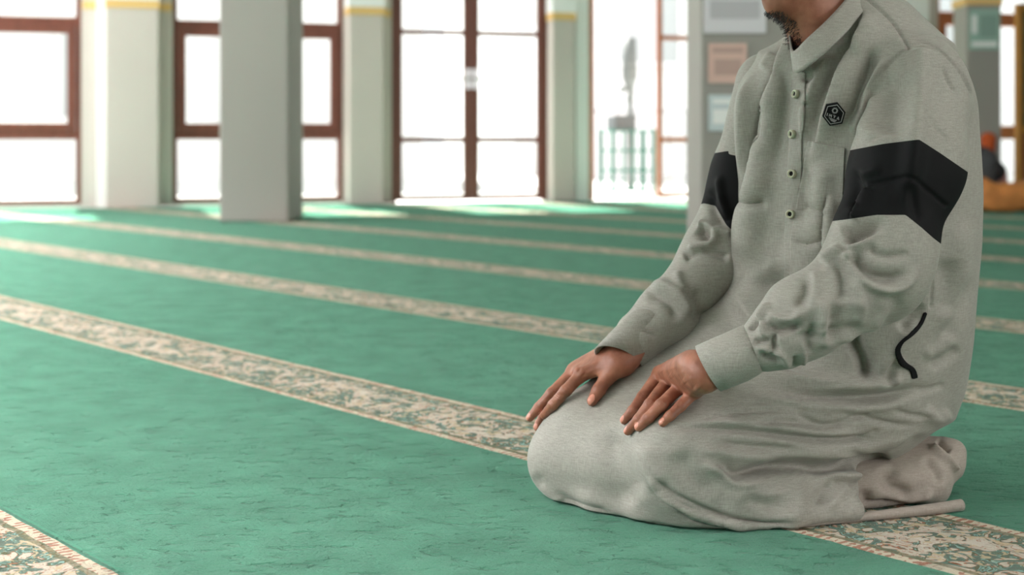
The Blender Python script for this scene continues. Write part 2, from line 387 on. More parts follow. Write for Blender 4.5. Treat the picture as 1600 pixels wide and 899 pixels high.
    sg=N('ShaderNodeMapRange'); sg.inputs[1].default_value=.001; sg.inputs[2].default_value=.006; L(seam,sg.inputs[0])
    hsum=mth('ADD',hsum,mth('MULTIPLY',sg.outputs[0],.006))
    bp=N('ShaderNodeBump'); bp.inputs['Strength'].default_value=.9; bp.inputs['Distance'].default_value=1.0; L(hsum,bp.inputs['Height']); L(bp.outputs[0],b.inputs['Normal'])
    return m
CARPET_LO=(.058,.232,.148); CARPET_HI=(.094,.325,.212)
M['carpet']=carpet_mat()
tag(MB().box(-3.4,16,-.2,17.6,-.3,-.014).build('floor',M['concrete'],loc=None),kind='structure')
fl=bpy.data.objects['floor']; 
# the room box is laid out in wall coordinates: local x = u, local y = -v
def place(o, u=0, v=0, z=0): o.location=T(u,v,z); o.rotation_euler=(0,0,WALL_A); return o
fl.data.vertices.foreach_set('co', np.array([(x,-y,z) for x,y,z in [(a,b_,c) for c in (-.3,-.014) for b_ in (-.3,17.6) for a in (-3.4,16)]],dtype=np.float32).ravel()); fl.data.update(); place(fl)
cp=MB().box(-3.0,15.6,-17.3,-.02,-.012,0).build('carpet',M['carpet']); place(cp)
tag(cp,'green prayer carpet with patterned cream border strips covering the hall floor','carpet')
place(tag(MB().box(-3.4,16,-17.6,.3,3.6,3.8).build('ceiling',M['ceil']),kind='structure'))
# far wall, cut around its openings
TOP=3.6
openings=[(U(-300),U(127),.03,3.0),(U(270),U(537),.03,3.0),(U(612),U(858),.0,3.0),(U(922),U(1205),.0,3.0),(U(1466),U(1640),.03,3.0)]
mb=MB(); u0=-3.4
for a,b_,z0,z1 in openings:
    mb.box(u0,a,0,.25,0,TOP)
    if z0>0: mb.box(a,b_,0,.25,0,z0)
    mb.box(a,b_,0,.25,z1,TOP); u0=b_
mb.box(u0,16,0,.25,0,TOP)
place(tag(mb.build('wall_far',M['plaster']),kind='structure'))
# engaged piers between the openings, with the ochre line
def pier(pa,pb,v,name):
    a,b_=U(pa,v),U(pb,v); o=MB().box(a,b_,-v,.0,0,TOP).build(name,M['plaster'],bevel=.01); place(tag(o,kind='structure')); return a,b_
def band(a,b_,v,name,z0=1.81,z1=1.885):
    place(tag(MB().box(a-.006,b_+.006,-v-.012,.0 if v>.1 else -.001,z0,z1).build(name,M['ochre']),kind='structure'))
tn=[0]
def trim(mb,m):
    tn[0]+=1; return place(tag(mb.build('trim_%d'%tn[0],m),kind='structure'))
for pa,pb,v in ((166,248,.22),(546,600,.18),(864,899,.18),(1385,1450,.18)):
    a,b_=pier(pa,pb,v,'wall_pier')
    trim(MB().box(a-.006,b_+.006,-v-.012,-.001,1.81,1.885),M['ochre'])
    trim(MB().box(a-.008,b_+.008,-v-.016,-.001,1.885,TOP-.002),M['white'])
for a,b_ in ((127,166),(248,270),(537,546),(600,612),(858,864),(899,920)):
    trim(MB().box(U(a)+.01,U(b_)-.01,-.012,-.001,1.81,1.885),M['ochre'])
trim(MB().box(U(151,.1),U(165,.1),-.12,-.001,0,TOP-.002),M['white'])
trim(MB().box(U(900,.1),U(919,.1),-.10,-.001,0,TOP-.002),M['white'])  # white strip stands in for bright light on the recess wall
# windows
def ring(mb,a,b_,z0,z1,t,y0,y1,tb=None):
    tb=t if tb is None else tb
    mb.box(a,a+t,y0,y1,z0,z1); mb.box(b_-t,b_,y0,y1,z0,z1); mb.box(a+t,b_-t,y0,y1,z0,z0+tb); mb.box(a+t,b_-t,y0,y1,z1-t,z1)
def window(n,a,b_,mull,lo=.66,hi=1.70,wood=None,top=3.0):
    wood=wood or M['wood']
    root=tag(empty('window_%d'%n,T((a+b_)/2,0,.03),WALL_A),kind='structure'); cx=(a+b_)/2
    def rel(mb): mb.v=[(x-cx,y,z-.03) for x,y,z in mb.v]; return mb
    f=MB(); ring(f,a,b_,.03,top,.045,.04,.14)
    for zz in (lo,hi): f.box(a+.045,b_-.045,.045,.135,zz-.04,zz+.04)
    xs=[a+.045]+[m for m in mull]+[b_-.045]
    for m in mull: f.box(m-.03,m+.03,.045,.135,.075,top-.045)
    rel(f).build('window_frame',wood,root,bevel=.004)
    for i in range(len(xs)-1):
        x0=xs[i]+(.03 if i else 0); x1=xs[i+1]-(.03 if i<len(xs)-2 else 0)
        s=MB(); ring(s,x0+.002,x1-.002,lo+.04,hi-.04,.075,.02,.08); so=rel(s).build('sash',wood,root,bevel=.006)
        rel(MB().box(x0+.077,x1-.077,.048,.054,lo+.115,hi-.115)).build('pane',M['glass'],so)
        rel(MB().box(x0,x1,.085,.091,.075,lo-.04)).build('pane',M['glass'],root)
        rel(MB().box(x0,x1,.085,.091,hi+.04,top-.045)).build('pane',M['glass'],root)
    return root
a0,b0=openings[0][:2]; window(1,a0,b0,[(a0+b0)/2-.25])
a0,b0=openings[1][:2]; window(2,a0,b0,[(a0+b0)/2-.05])
a0,b0=openings[4][:2]; window(3,a0,b0,[],lo=.66,hi=2.0,wood=M['wood2'])
# double door
def leaf(root,x0,x1,cx,handle_side,wood,wl=.06,wr=.075):
    s=MB(); s.box(x0,x0+wl,.03,.075,.02,2.95); s.box(x1-wr,x1,.03,.075,.02,2.95)
    s.box(x0+wl,x1-wr,.03,.075,.02,.075); s.box(x0+wl,x1-wr,.03,.075,.59,.645); s.box(x0+wl,x1-wr,.03,.075,1.65,1.70); s.box(x0+wl,x1-wr,.03,.075,2.88,2.95)
    s.v=[(x-cx,y,z) for x,y,z in s.v]; lo=s.build('door_leaf',wood,root,bevel=.004)
    for z0,z1 in ((.075,.59),(.645,1.65),(1.70,2.88)):
        g=MB().box(x0+wl-cx,x1-wr-cx,.050,.055,z0,z1); g.build('pane',M['glass'],lo)
    if handle_side:
        hx=(x1-.035 if handle_side>0 else x0+.03)-cx
        h=MB(); h.box(hx-.022,hx+.022,.020,.03,1.12,1.32); h.tube([(hx,.02,1.22),(hx,-.03,1.22),(hx-.10*handle_side,-.035,1.22)],.011)
        h.build('door_handle',M['steel'],lo,smooth=False)
    return lo
a0,b0=openings[2][:2]; cx=(a0+b0)/2; root=tag(empty('door_1',T(cx,0,0),WALL_A),kind='structure')
f=MB(); f.box(a0-cx,a0-cx+.05,.01,.13,0,3.0); f.box(b0-cx-.05,b0-cx,.01,.13,0,3.0); f.box(a0-cx+.05,b0-cx-.05,.01,.13,2.96,3.0); f.build('door_frame',M['wood'],root,bevel=.004)
mid=U(738); leaf(root,a0+.052,mid-.002,cx,1,M['wood']); leaf(root,mid+.002,b0-.052,cx,-1,M['wood'],wl=.075,wr=.06)
# open doorway with one leaf shut
a0,b0=openings[3][:2]; cx=(a0+b0)/2; root=tag(empty('door_2',T(cx,0,0),WALL_A),kind='structure')
f=MB(); f.box(a0-cx,a0-cx+.05,.01,.13,0,3.0); f.box(b0-cx-.05,b0-cx,.01,.13,0,3.0); f.box(a0-cx+.05,b0-cx-.05,.01,.13,2.96,3.0); f.build('door_frame',M['wood2'],root,bevel=.004)
leaf(root,U(1030),b0-.052,cx,0,M['wood2'],wl=.05,wr=.06)
lo=leaf(root,0,.78,0,0,M['wood2'],wl=.05,wr=.06); lo.location=(a0+.055-cx,.08,0); lo.rotation_euler=(0,0,math.radians(80))   # swung open, outward
# side and back walls with windows
def side_wall(name,u0,u1,v0,v1,wins,axis):
    mb=MB()
    if axis=='v':
        p=v0
        for a,b_ in wins: mb.box(u0,u1,-a,-p,0,TOP); mb.box(u0,u1,-b_,-a,0,.5); mb.box(u0,u1,-b_,-a,3.0,TOP); p=b_
        mb.box(u0,u1,-v1,-p,0,TOP)
    else:
        p=u0
        for a,b_ in wins: mb.box(p,a,-v1,-v0,0,TOP); mb.box(a,b_,-v1,-v0,0,.5); mb.box(a,b_,-v1,-v0,3.0,TOP); p=b_
        mb.box(p,u1,-v1,-v0,0,TOP)
    return place(tag(mb.build(name,M['plaster']),kind='structure'))
side_wall('wall_left',-3.4,-3.15,0,17.6,[(2.1+3.6*k,4.7+3.6*k) for k in range(4)],'v')
side_wall('wall_right',15.7,15.95,0,17.6,[],'v')
side_wall('wall_back',-3.4,16,17.35,17.6,[(3.4,6.6),(7.8,11.0)],'u')
# free-standing columns
def column(X,Y,wd,dp,rz,label):
    o=MB().box(0,wd,0,dp,.002,TOP).build('column',M['column'],bevel=.012); o.location=(X,Y,0); o.rotation_euler=(0,0,rz); tag(o,label,'column',kind='structure'); return o
c1=column((343-800)/F*10.68,10.68,.52,.62,-.03,'tall plain grey column standing in front of the second window')
c2=column((1073-800)/F*8.06,7.46,.60,.60,0,'tall cream column behind the kneeling person, papers pinned on it')
c3=column((1489-800)/F*13.2,12.8,.312,.40,0,'grey green column at the right with an ochre line')
for c,wd,dp in ((c3,.312,.40),):
    b_=MB().box(-.01,wd+.01,-.01,dp+.01,1.83,1.90).build('ochre_band',M['ochre'],c)
    MB().box(-.012,wd+.012,-.012,dp+.012,1.90,TOP-.01).build('white_top',M['white'],c)
# papers on the columns
def paper(col,x0,x1,z0,z1,name,label,cat,base,blocks):
    mb=MB().box(x0,x1,-.012,-.002,z0,z1,0)
    for i,(a,b_,c,d,mi) in enumerate(blocks):
        mb.box(x0+(x1-x0)*a,x0+(x1-x0)*b_,-.0135,-.0118,z0+(z1-z0)*c,z0+(z1-z0)*d,mi)
    o=mb.build(name,[mat(name+'_paper',base,.5),mat(name+'_ink',tuple(c*.72 for c in base),.5),mat(name+'_light',(.82,.82,.80),.5)])
    o.location=col.location; o.rotation_euler=col.rotation_euler; tag(o,label,cat); return o
def zc(c,py,dz=0): return H-(py-HY)/F*(c.location.y+dz)
k=7.98/F
paper(c2,.015,.34,zc(c2,52),zc(c2,-60),'notice','white sheet at the top of the cream column','notice',lin(214,210,214),[(.1,.9,.8,.9,1),(.1,.8,.55,.7,1),(.1,.9,.2,.45,1)])
paper(c2,.04,.24,zc(c2,130),zc(c2,68),'notice','faded pink notice halfway up the cream column','notice',lin(214,178,166),[(.1,.9,.75,.9,1),(.15,.85,.2,.6,1)])
paper(c2,.04,.26,zc(c2,205),zc(c2,148),'notice','pale blue grey sheet below the pink notice on the cream column','notice',lin(196,206,208),[(.1,.9,.75,.88,2),(.1,.9,.2,.6,2)])
paper(c3,.02,.29,zc(c3,78),zc(c3,14),'notice','green notice sheet on the grey green column at right','notice',lin(150,182,168),[(.08,.25,.4,.85,2),(.35,.92,.3,.85,1),(.08,.92,.08,.2,2)])
# ---------------------------------------------------------------- outside, seen through the glass
g_=MB().box(-25,40,.26,40,-.2,-.04).build('ground',M['concrete']); place(tag(g_,kind='structure'))
M['facade']=mat('pale_facade',(.80,.80,.80),.8)
M['facade_dark']=mat('facade_shadow_grey',(.45,.47,.48),.6)  # grey of the facade windows
def building(u0,u1,v,h,label,wins):
    r=empty('building',T(u0,-v,-.04),WALL_A); tag(r,label,'building')
    MB().box(0,u1-u0,0,5,0,h).build('facade',M['facade'],r)
    for (a,b_,c,d) in wins:
        wn=MB().box(a,b_,-.05,-.001,c,d).build('window',M['facade_dark'],r)
        ring_=MB(); ring(ring_,a-.08,b_+.08,c-.08,d+.08,.08,-.09,-.052); ring_.build('window_surround',M['facade'],wn)
    MB().box(-.2,u1-u0+.2,-.5,5,h,h+.3).build('roof_slab',M['facade'],r)
building(-8,5.8,9,6,'pale low building seen through the left windows',[(1+2.4*i,2.2+2.4*i,1.0,2.4) for i in range(5)])
building(8,24,11,7,'white building with a grey window outside the double door',[(2+3*i,3.2+3*i,2.1,3.6) for i in range(4)])
M['green_metal']=mat('green_painted_metal',(.008,.12,.08),.5)
M['grey_plastic']=mat('grey_plastic',(.10,.115,.12),.5)
M['post']=mat('grey_post',(.11,.125,.12),.5)
# green rack standing outside the open door
vr=-1.6; ra,rb=U(957,vr),U(1022,vr); rk=empty('shoe_rack',T(ra,vr,-.04),WALL_A); tag(rk,'green metal shoe rack standing outside the open doorway','rack')
wr_=rb-ra
for x in (0,wr_):
    for y in (0,.35): MB().tube([(x,y,0),(x,y,.78)],.024,8).build('leg',M['green_metal'],rk)
for z in (.08,.30,.53,.76):
    m_=MB()
    for y in (0,.0875,.175,.2625,.35): m_.tube([(0,y,z),(wr_,y,z)],.011,8)
    m_.tube([(0,0,z),(0,.35,z)],.013,8); m_.tube([(wr_,0,z),(wr_,.35,z)],.013,8); m_.build('shelf',M['green_metal'],rk)
for i in range(1,4): MB().tube([(wr_*i/4,-.012,.08),(wr_*i/4,-.012,.76)],.016,8).build('upright_bar',M['green_metal'],rk)
m_=MB(); cw=.26; x0=.05
m_.box(x0,x0+cw,.05,.30,.775,.79); m_.box(x0,x0+cw,.05,.06,.79,.93); m_.box(x0,x0+cw,.29,.30,.79,.93); m_.box(x0,x0+.01,.06,.29,.79,.93); m_.box(x0+cw-.01,x0+cw,.06,.29,.79,.93)
m_.box(x0-.01,x0+cw+.01,.04,.05,.90,.94)
cr=m_.build('crate',M['grey_plastic']); cr.location=rk.location; cr.rotation_euler=rk.rotation_euler; tag(cr,'grey open crate resting on top of the green rack','crate')
# lamp post with a hooded head outside
vp=-3.2; up=U(984,vp); ps=empty('wash_stand',T(up,vp,-.04),WALL_A); tag(ps,'grey pedestal with a hooded lamp head outside the open doorway','lamp post')
MB().tube([(0,0,0),(0,0,1.15)],.045,12).build('pole',M['post'],ps,smooth=True)
MB().tube([(0,0,1.15),(.02,0,1.30),(-.12,0,1.30)],.05,12).build('arm',M['post'],ps,smooth=True)
MB().tube([(0,0,1.30),(0,0,1.45),(0,0,1.95)],[.05,.10,.085],14).build('lamp_head',M['post'],ps,smooth=True)
vf=-4.5; fa=U(930,vf); fe=empty('railing',T(fa,vf,-.04),WALL_A); tag(fe,'pale grey railing beyond the rack outside the open doorway','railing')
M['pale_metal']=mat('pale_metal',(.30,.30,.32),.5)
for z in (.15,1.05): MB().tube([(0,0,z),(2.2,0,z)],.03,8).build('rail',M['pale_metal'],fe)
for i in range(9): MB().tube([(.05+i*.26,0,.0),(.05+i*.26,0,1.08)],.018,8).build('upright_bar',M['pale_metal'],fe)
# ---------------------------------------------------------------- things by the right column
M['black']=mat('black_nylon',(.012,.012,.014),.6,bump=(200,.3,.002))
M['charcoal']=mat('charcoal_nylon',(.07,.07,.078),.7,bump=(200,.3,.002))
M['orange_cloth']=mat('orange_brown_cloth',lin(206,132,70),.85,var=(9,.25,(1,1,1)),bump=(40,.4,.01))
M['rust_cloth']=mat('rust_cloth',lin(196,84,30),.8,bump=(30,.4,.01))
M['pink_cloth']=mat('pale_pink_cloth',lin(205,150,145),.8)
M['gold_wood']=mat('gold_brown_wood',lin(190,130,50),.45,var=(8,.2,(6,6,.6)))
M['dark_green']=mat('dark_green_felt',lin(52,84,70),.8)
M['maroon']=mat('maroon_wood',lin(140,74,62),.45)

def blob(name,label,cat,loc,parts,m,seed,amp=.03,h=.02,parent=None):
    fd=Field()
    for p in parts: fd.cap(p[0],p[1],p[2],p[3] if len(p)>3 else None,k=.05)
    fd.add(lambda P:P[:,2]-.003,k=.004,sub=True)
    V,Q=surface(fd,h); V=wrinkle(V,Q,amp,7,seed); V[:,2]=np.maximum(V[:,2],.002)
    o=submesh(name,V,[tuple(q) for q in Q],m,parent); o.location=loc
    if label: tag(o,label,cat)
    return o
def side_things():
    Z=12.1; s=Z/F
    X=lambda px:(px-800)*s
    z=lambda py:H-(py-HY)*s
    # orange-brown bundle on the carpet
    blob('cloth_bundle','orange brown cloth bundle lying on the carpet at the right','cloth',(0,0,0),[((X(1548),Z,.12),(X(1600),Z,.14),.13,.13),((X(1600),Z,.14),(X(1660),Z+.05,.12),.13,.11),((X(1537),Z+.02,.24),(X(1548),Z,.14),.06)],M['orange_cloth'],21)
    # dark bag behind and above it
    bag=blob('backpack','black and charcoal backpack standing behind the orange bundle','bag',(0,0,0),[((X(1535),Z+.30,.18),(X(1552),Z+.30,.42),.17,.14),((X(1552),Z+.30,.2),(X(1562),Z+.30,.34),.13,.10)],M['charcoal'],22,.01)
    blob('top_flap',None,None,(0,0,0),[((X(1530),Z+.29,.52),(X(1572),Z+.27,.34),.10,.09)],M['black'],23,.01,parent=bag)
    st=MB().tube([(X(1522),Z+.14,.5),(X(1526),Z+.12,.36),(X(1532),Z+.13,.16)],.016,8).build('strap',M['black'],bag,smooth=True)
    # framed board leaning by the column
    bx=(1589-800)/F*13.7; r=empty('framed_board',(bx,13.7,0),WALL_A); tag(r,'tall dark green board in a gold brown wooden frame at the right edge','board')
    MB().box(.03,1.1,0,.03,.75,1.88).build('panel',M['dark_green'],r)
    f=MB(); f.box(0,.06,-.02,.05,.22,1.93); f.box(1.1,1.16,-.02,.05,.22,1.93); f.box(.06,1.1,-.02,.05,1.87,1.93); f.box(.06,1.1,-.02,.05,.69,.75); f.build('frame',M['gold_wood'],r,bevel=.006)
    for x in (.0,1.1):
        MB().box(x,x+.06,-.022,.052,0,.22).build('leg',M['maroon'],r)
    MB().box(.06,1.1,-.01,.03,.22,.69).build('lower_panel',M['maroon'],r)
    # rust cloth hung over a low stand, and a pale folded cloth
    blob('folded_cloth','rust orange cloth heaped beside the dark backpack','cloth',(0,0,0),[((X(1586),Z+.72,.05),(X(1586),Z+.72,.62),.06,.06),((X(1586),Z+.72,.45),(X(1590),Z+.72,.62),.06,.05)],M['rust_cloth'],25,.02)
    blob('pink_bag','small pale pink bag between the backpack and the framed board','bag',(0,0,0),[((X(1592),Z+.42,.06),(X(1592),Z+.42,.34),.05,.05)],M['pink_cloth'],26,.012)
side_things()
# ---------------------------------------------------------------- the kneeling person
def fabric(name,base,light):
    m=bpy.data.materials.new(name); m.use_nodes=True; nt=m.node_tree; N=nt.nodes.new; L=nt.links.new; b=nt.nodes['Principled BSDF']
    b.inputs['Roughness'].default_value=.62; b.inputs['Specular IOR Level'].default_value=.35; b.inputs['Sheen Weight'].default_value=.12; b.inputs['Sheen Roughness'].default_value=.35
    tc=N('ShaderNodeTexCoord')
    def nz(sc,scale,det=2):
        mp=N('ShaderNodeMapping'); mp.inputs['Scale'].default_value=sc; L(tc.outputs['Object'],mp.inputs[0]); n=N('ShaderNodeTexNoise'); n.inputs['Scale'].default_value=scale; n.inputs['Detail'].default_value=det; L(mp.outputs[0],n.inputs['Vector']); return n.outputs[0]
    def mth(op,a,c):
        n=N('ShaderNodeMath'); n.operation=op
        for i,x in enumerate((a,c)):
            if isinstance(x,(int,float)): n.inputs[i].default_value=x
            else: L(x,n.inputs[i])
        return n.outputs[0]
    warp=nz((1,1,.08),800); weft=nz((.09,.09,1),800); big=nz((1,1,1),9,3)
    v=mth('ADD',mth('MULTIPLY',warp,.45),mth('ADD',mth('MULTIPLY',weft,.45),mth('MULTIPLY',big,.10)))
    r=N('ShaderNodeValToRGB'); r.color_ramp.elements[0].position=.25; r.color_ramp.elements[1].position=.75
    r.color_ramp.elements[0].color=(*base,1); r.color_ramp.elements[1].color=(*light,1); L(v,r.inputs[0]); L(r.outputs[0],b.inputs['Base Color'])
    bp=N('ShaderNodeBump'); bp.inputs['Strength'].default_value=.35; bp.inputs['Distance'].default_value=.0006; L(v,bp.inputs['Height']); L(bp.outputs[0],b.inputs['Normal'])
    return m
M['robe']=fabric('grey_green_melange_cloth',lin(127,124,115),lin(175,171,162))
M['trouser']=fabric('taupe_melange_cloth',lin(138,128,118),lin(180,168,158))
M['band']=mat('black_cotton',(.004,.004,.0045),.75,spec=.2,bump=(900,.2,.0004))
def skin_mat():
    m=bpy.data.materials.new('brown_skin'); m.use_nodes=True; nt=m.node_tree; N=nt.nodes.new; L=nt.links.new; b=nt.nodes['Principled BSDF']
    b.inputs['Roughness'].default_value=.48; b.inputs['Subsurface Weight'].default_value=.12; b.inputs['Subsurface Radius'].default_value=(.9,.35,.2); b.inputs['Subsurface Scale'].default_value=.006
    tc=N('ShaderNodeTexCoord'); n=N('ShaderNodeTexNoise'); n.inputs['Scale'].default_value=38; n.inputs['Detail'].default_value=4; L(tc.outputs['Object'],n.inputs['Vector'])
    r=N('ShaderNodeValToRGB'); r.color_ramp.elements[0].position=.32; r.color_ramp.elements[1].position=.7
    r.color_ramp.elements[0].color=(*lin(134,82,61),1); r.color_ramp.elements[1].color=(*lin(168,110,86),1); L(n.outputs[0],r.inputs[0]); L(r.outputs[0],b.inputs['Base Color'])
    n2=N('ShaderNodeTexNoise'); n2.inputs['Scale'].default_value=420; n2.inputs['Detail'].default_value=2; L(tc.outputs['Object'],n2.inputs['Vector'])
    bp=N('ShaderNodeBump'); bp.inputs['Strength'].default_value=.3; bp.inputs['Distance'].default_value=.0008; L(n2.outputs[0],bp.inputs['Height']); L(bp.outputs[0],b.inputs['Normal']); return m
M['skin']=skin_mat()
M['nail']=mat('fingernail',lin(205,138,118),.3)
M['lip']=mat('lip',lin(150,78,70),.42)
M['hair']=mat('black_hair',(.012,.010,.009),.45)
M['eye']=mat('eye_white',(.7,.68,.65),.2)
YAW=math.atan2(-.64,-.77)                # the torso's heading
# --- robe: torso, lap and thighs in one field
def zrow(py,Y): return H-(py-HY)/F*Y
def sec(py,px,Y,a,b): return (zrow(py,Y),(px-800)/F*Y,Y,a,b)
robe=Field()
robe.loft([sec(640,1312,2.56,.19,.175),sec(600,1312,2.56,.205,.195),sec(540,1314,2.55,.222,.205),sec(460,1320,2.54,.225,.200),sec(380,1328,2.53,.226,.193),sec(300,1333,2.52,.222,.184),
           sec(220,1332,2.52,.220,.175),sec(160,1330,2.51,.218,.165),sec(120,1328,2.51,.20,.15),sec(85,1330,2.51,.15,.125)],YAW,k=.03)
robe.cap(at(1441,124,2.362),at(1345,66,2.50),.068,.075,.05)
robe.cap(at(1212,128,2.62),at(1315,66,2.52),.052,.075,.05)
robe.cap(at(1345,62,2.53),at(1318,40,2.50),.085,.070,.05)
robe.ell(at(1380,140,2.56),(.130,.170,.135),k=.06)
robe.ell(at(1318,588,2.56),(.190,.19,.135),k=.05)
robe.cap(at(1055,706,2.31),at(1345,620,2.46),.080,.115,.04)
robe.cap(at(1062,748,2.31),at(1290,764,2.38),.072,.052,.03)
robe.cap(at(893,717,2.47),at(925,678,2.47),.068,.074,.02)
robe.cap(at(925,678,2.47),at(1010,648,2.52),.074,.098,.03)
robe.cap(at(1000,640,2.50),at(1130,570,2.53),.075,.11,.05)
robe.cap(at(1356,58,2.445),at(1325,62,2.47),.082,.080,.04)
robe.cap(at(1010,650,2.52),at(1240,600,2.68),.098,.12,.04)
robe.cap(at(893,719,2.47),at(1055,722,2.32),.070,.083,.03)
robe.cap(at(985,690,2.42),at(1250,610,2.56),.065,.12,.05)
def fl(px,Y,z): return Vector(((px-800)/F*Y,Y,z))
for a_,b_ in (((882,2.43),(935,2.375)),((935,2.375),(1010,2.315)),((1010,2.315),(1075,2.283)),((1075,2.283),(1140,2.270)),((1140,2.270),(1230,2.272)),((1230,2.272),(1330,2.312))):
    robe.cap(fl(a_[0],a_[1],.016),fl(b_[0],b_[1],.016),.020,.020,.03)     # cloth spreading on the carpet
robe.cap(at(1080,752,2.305),at(1280,766,2.36),.066,.052,.03)
robe.add(lambda P:P[:,2]-.003,k=.006,sub=True)      # rests on the carpet
# --- sleeves
slN=Field()
slN.cap(at(1443,128,2.355),at(1418,258,2.28),.078,.083,.04)
slN.cap(at(1418,258,2.28),at(1378,390,2.24),.083,.076,.04)
slN.cap(at(1378,390,2.24),at(1368,425,2.23),.076,.074,.04)
slN.cap(at(1368,425,2.23),at(1250,500,2.20),.074,.058,.03)
slN.cap(at(1250,500,2.20),at(1212,530,2.19),.060,.047,.03)
slN.cap(at(1212,530,2.19),at(1190,543,2.19),.047,.036,.02)
slF=Field()
slF.cap(at(1203,135,2.61),at(1166,285,2.59),.064,.062,.04)
slF.cap(at(1166,285,2.59),at(1118,405,2.565),.062,.060,.04)
slF.cap(at(1118,405,2.565),at(1045,490,2.50),.060,.050,.03)
slF.cap(at(1040,490,2.50),at(1000,522,2.475),.050,.042,.03)
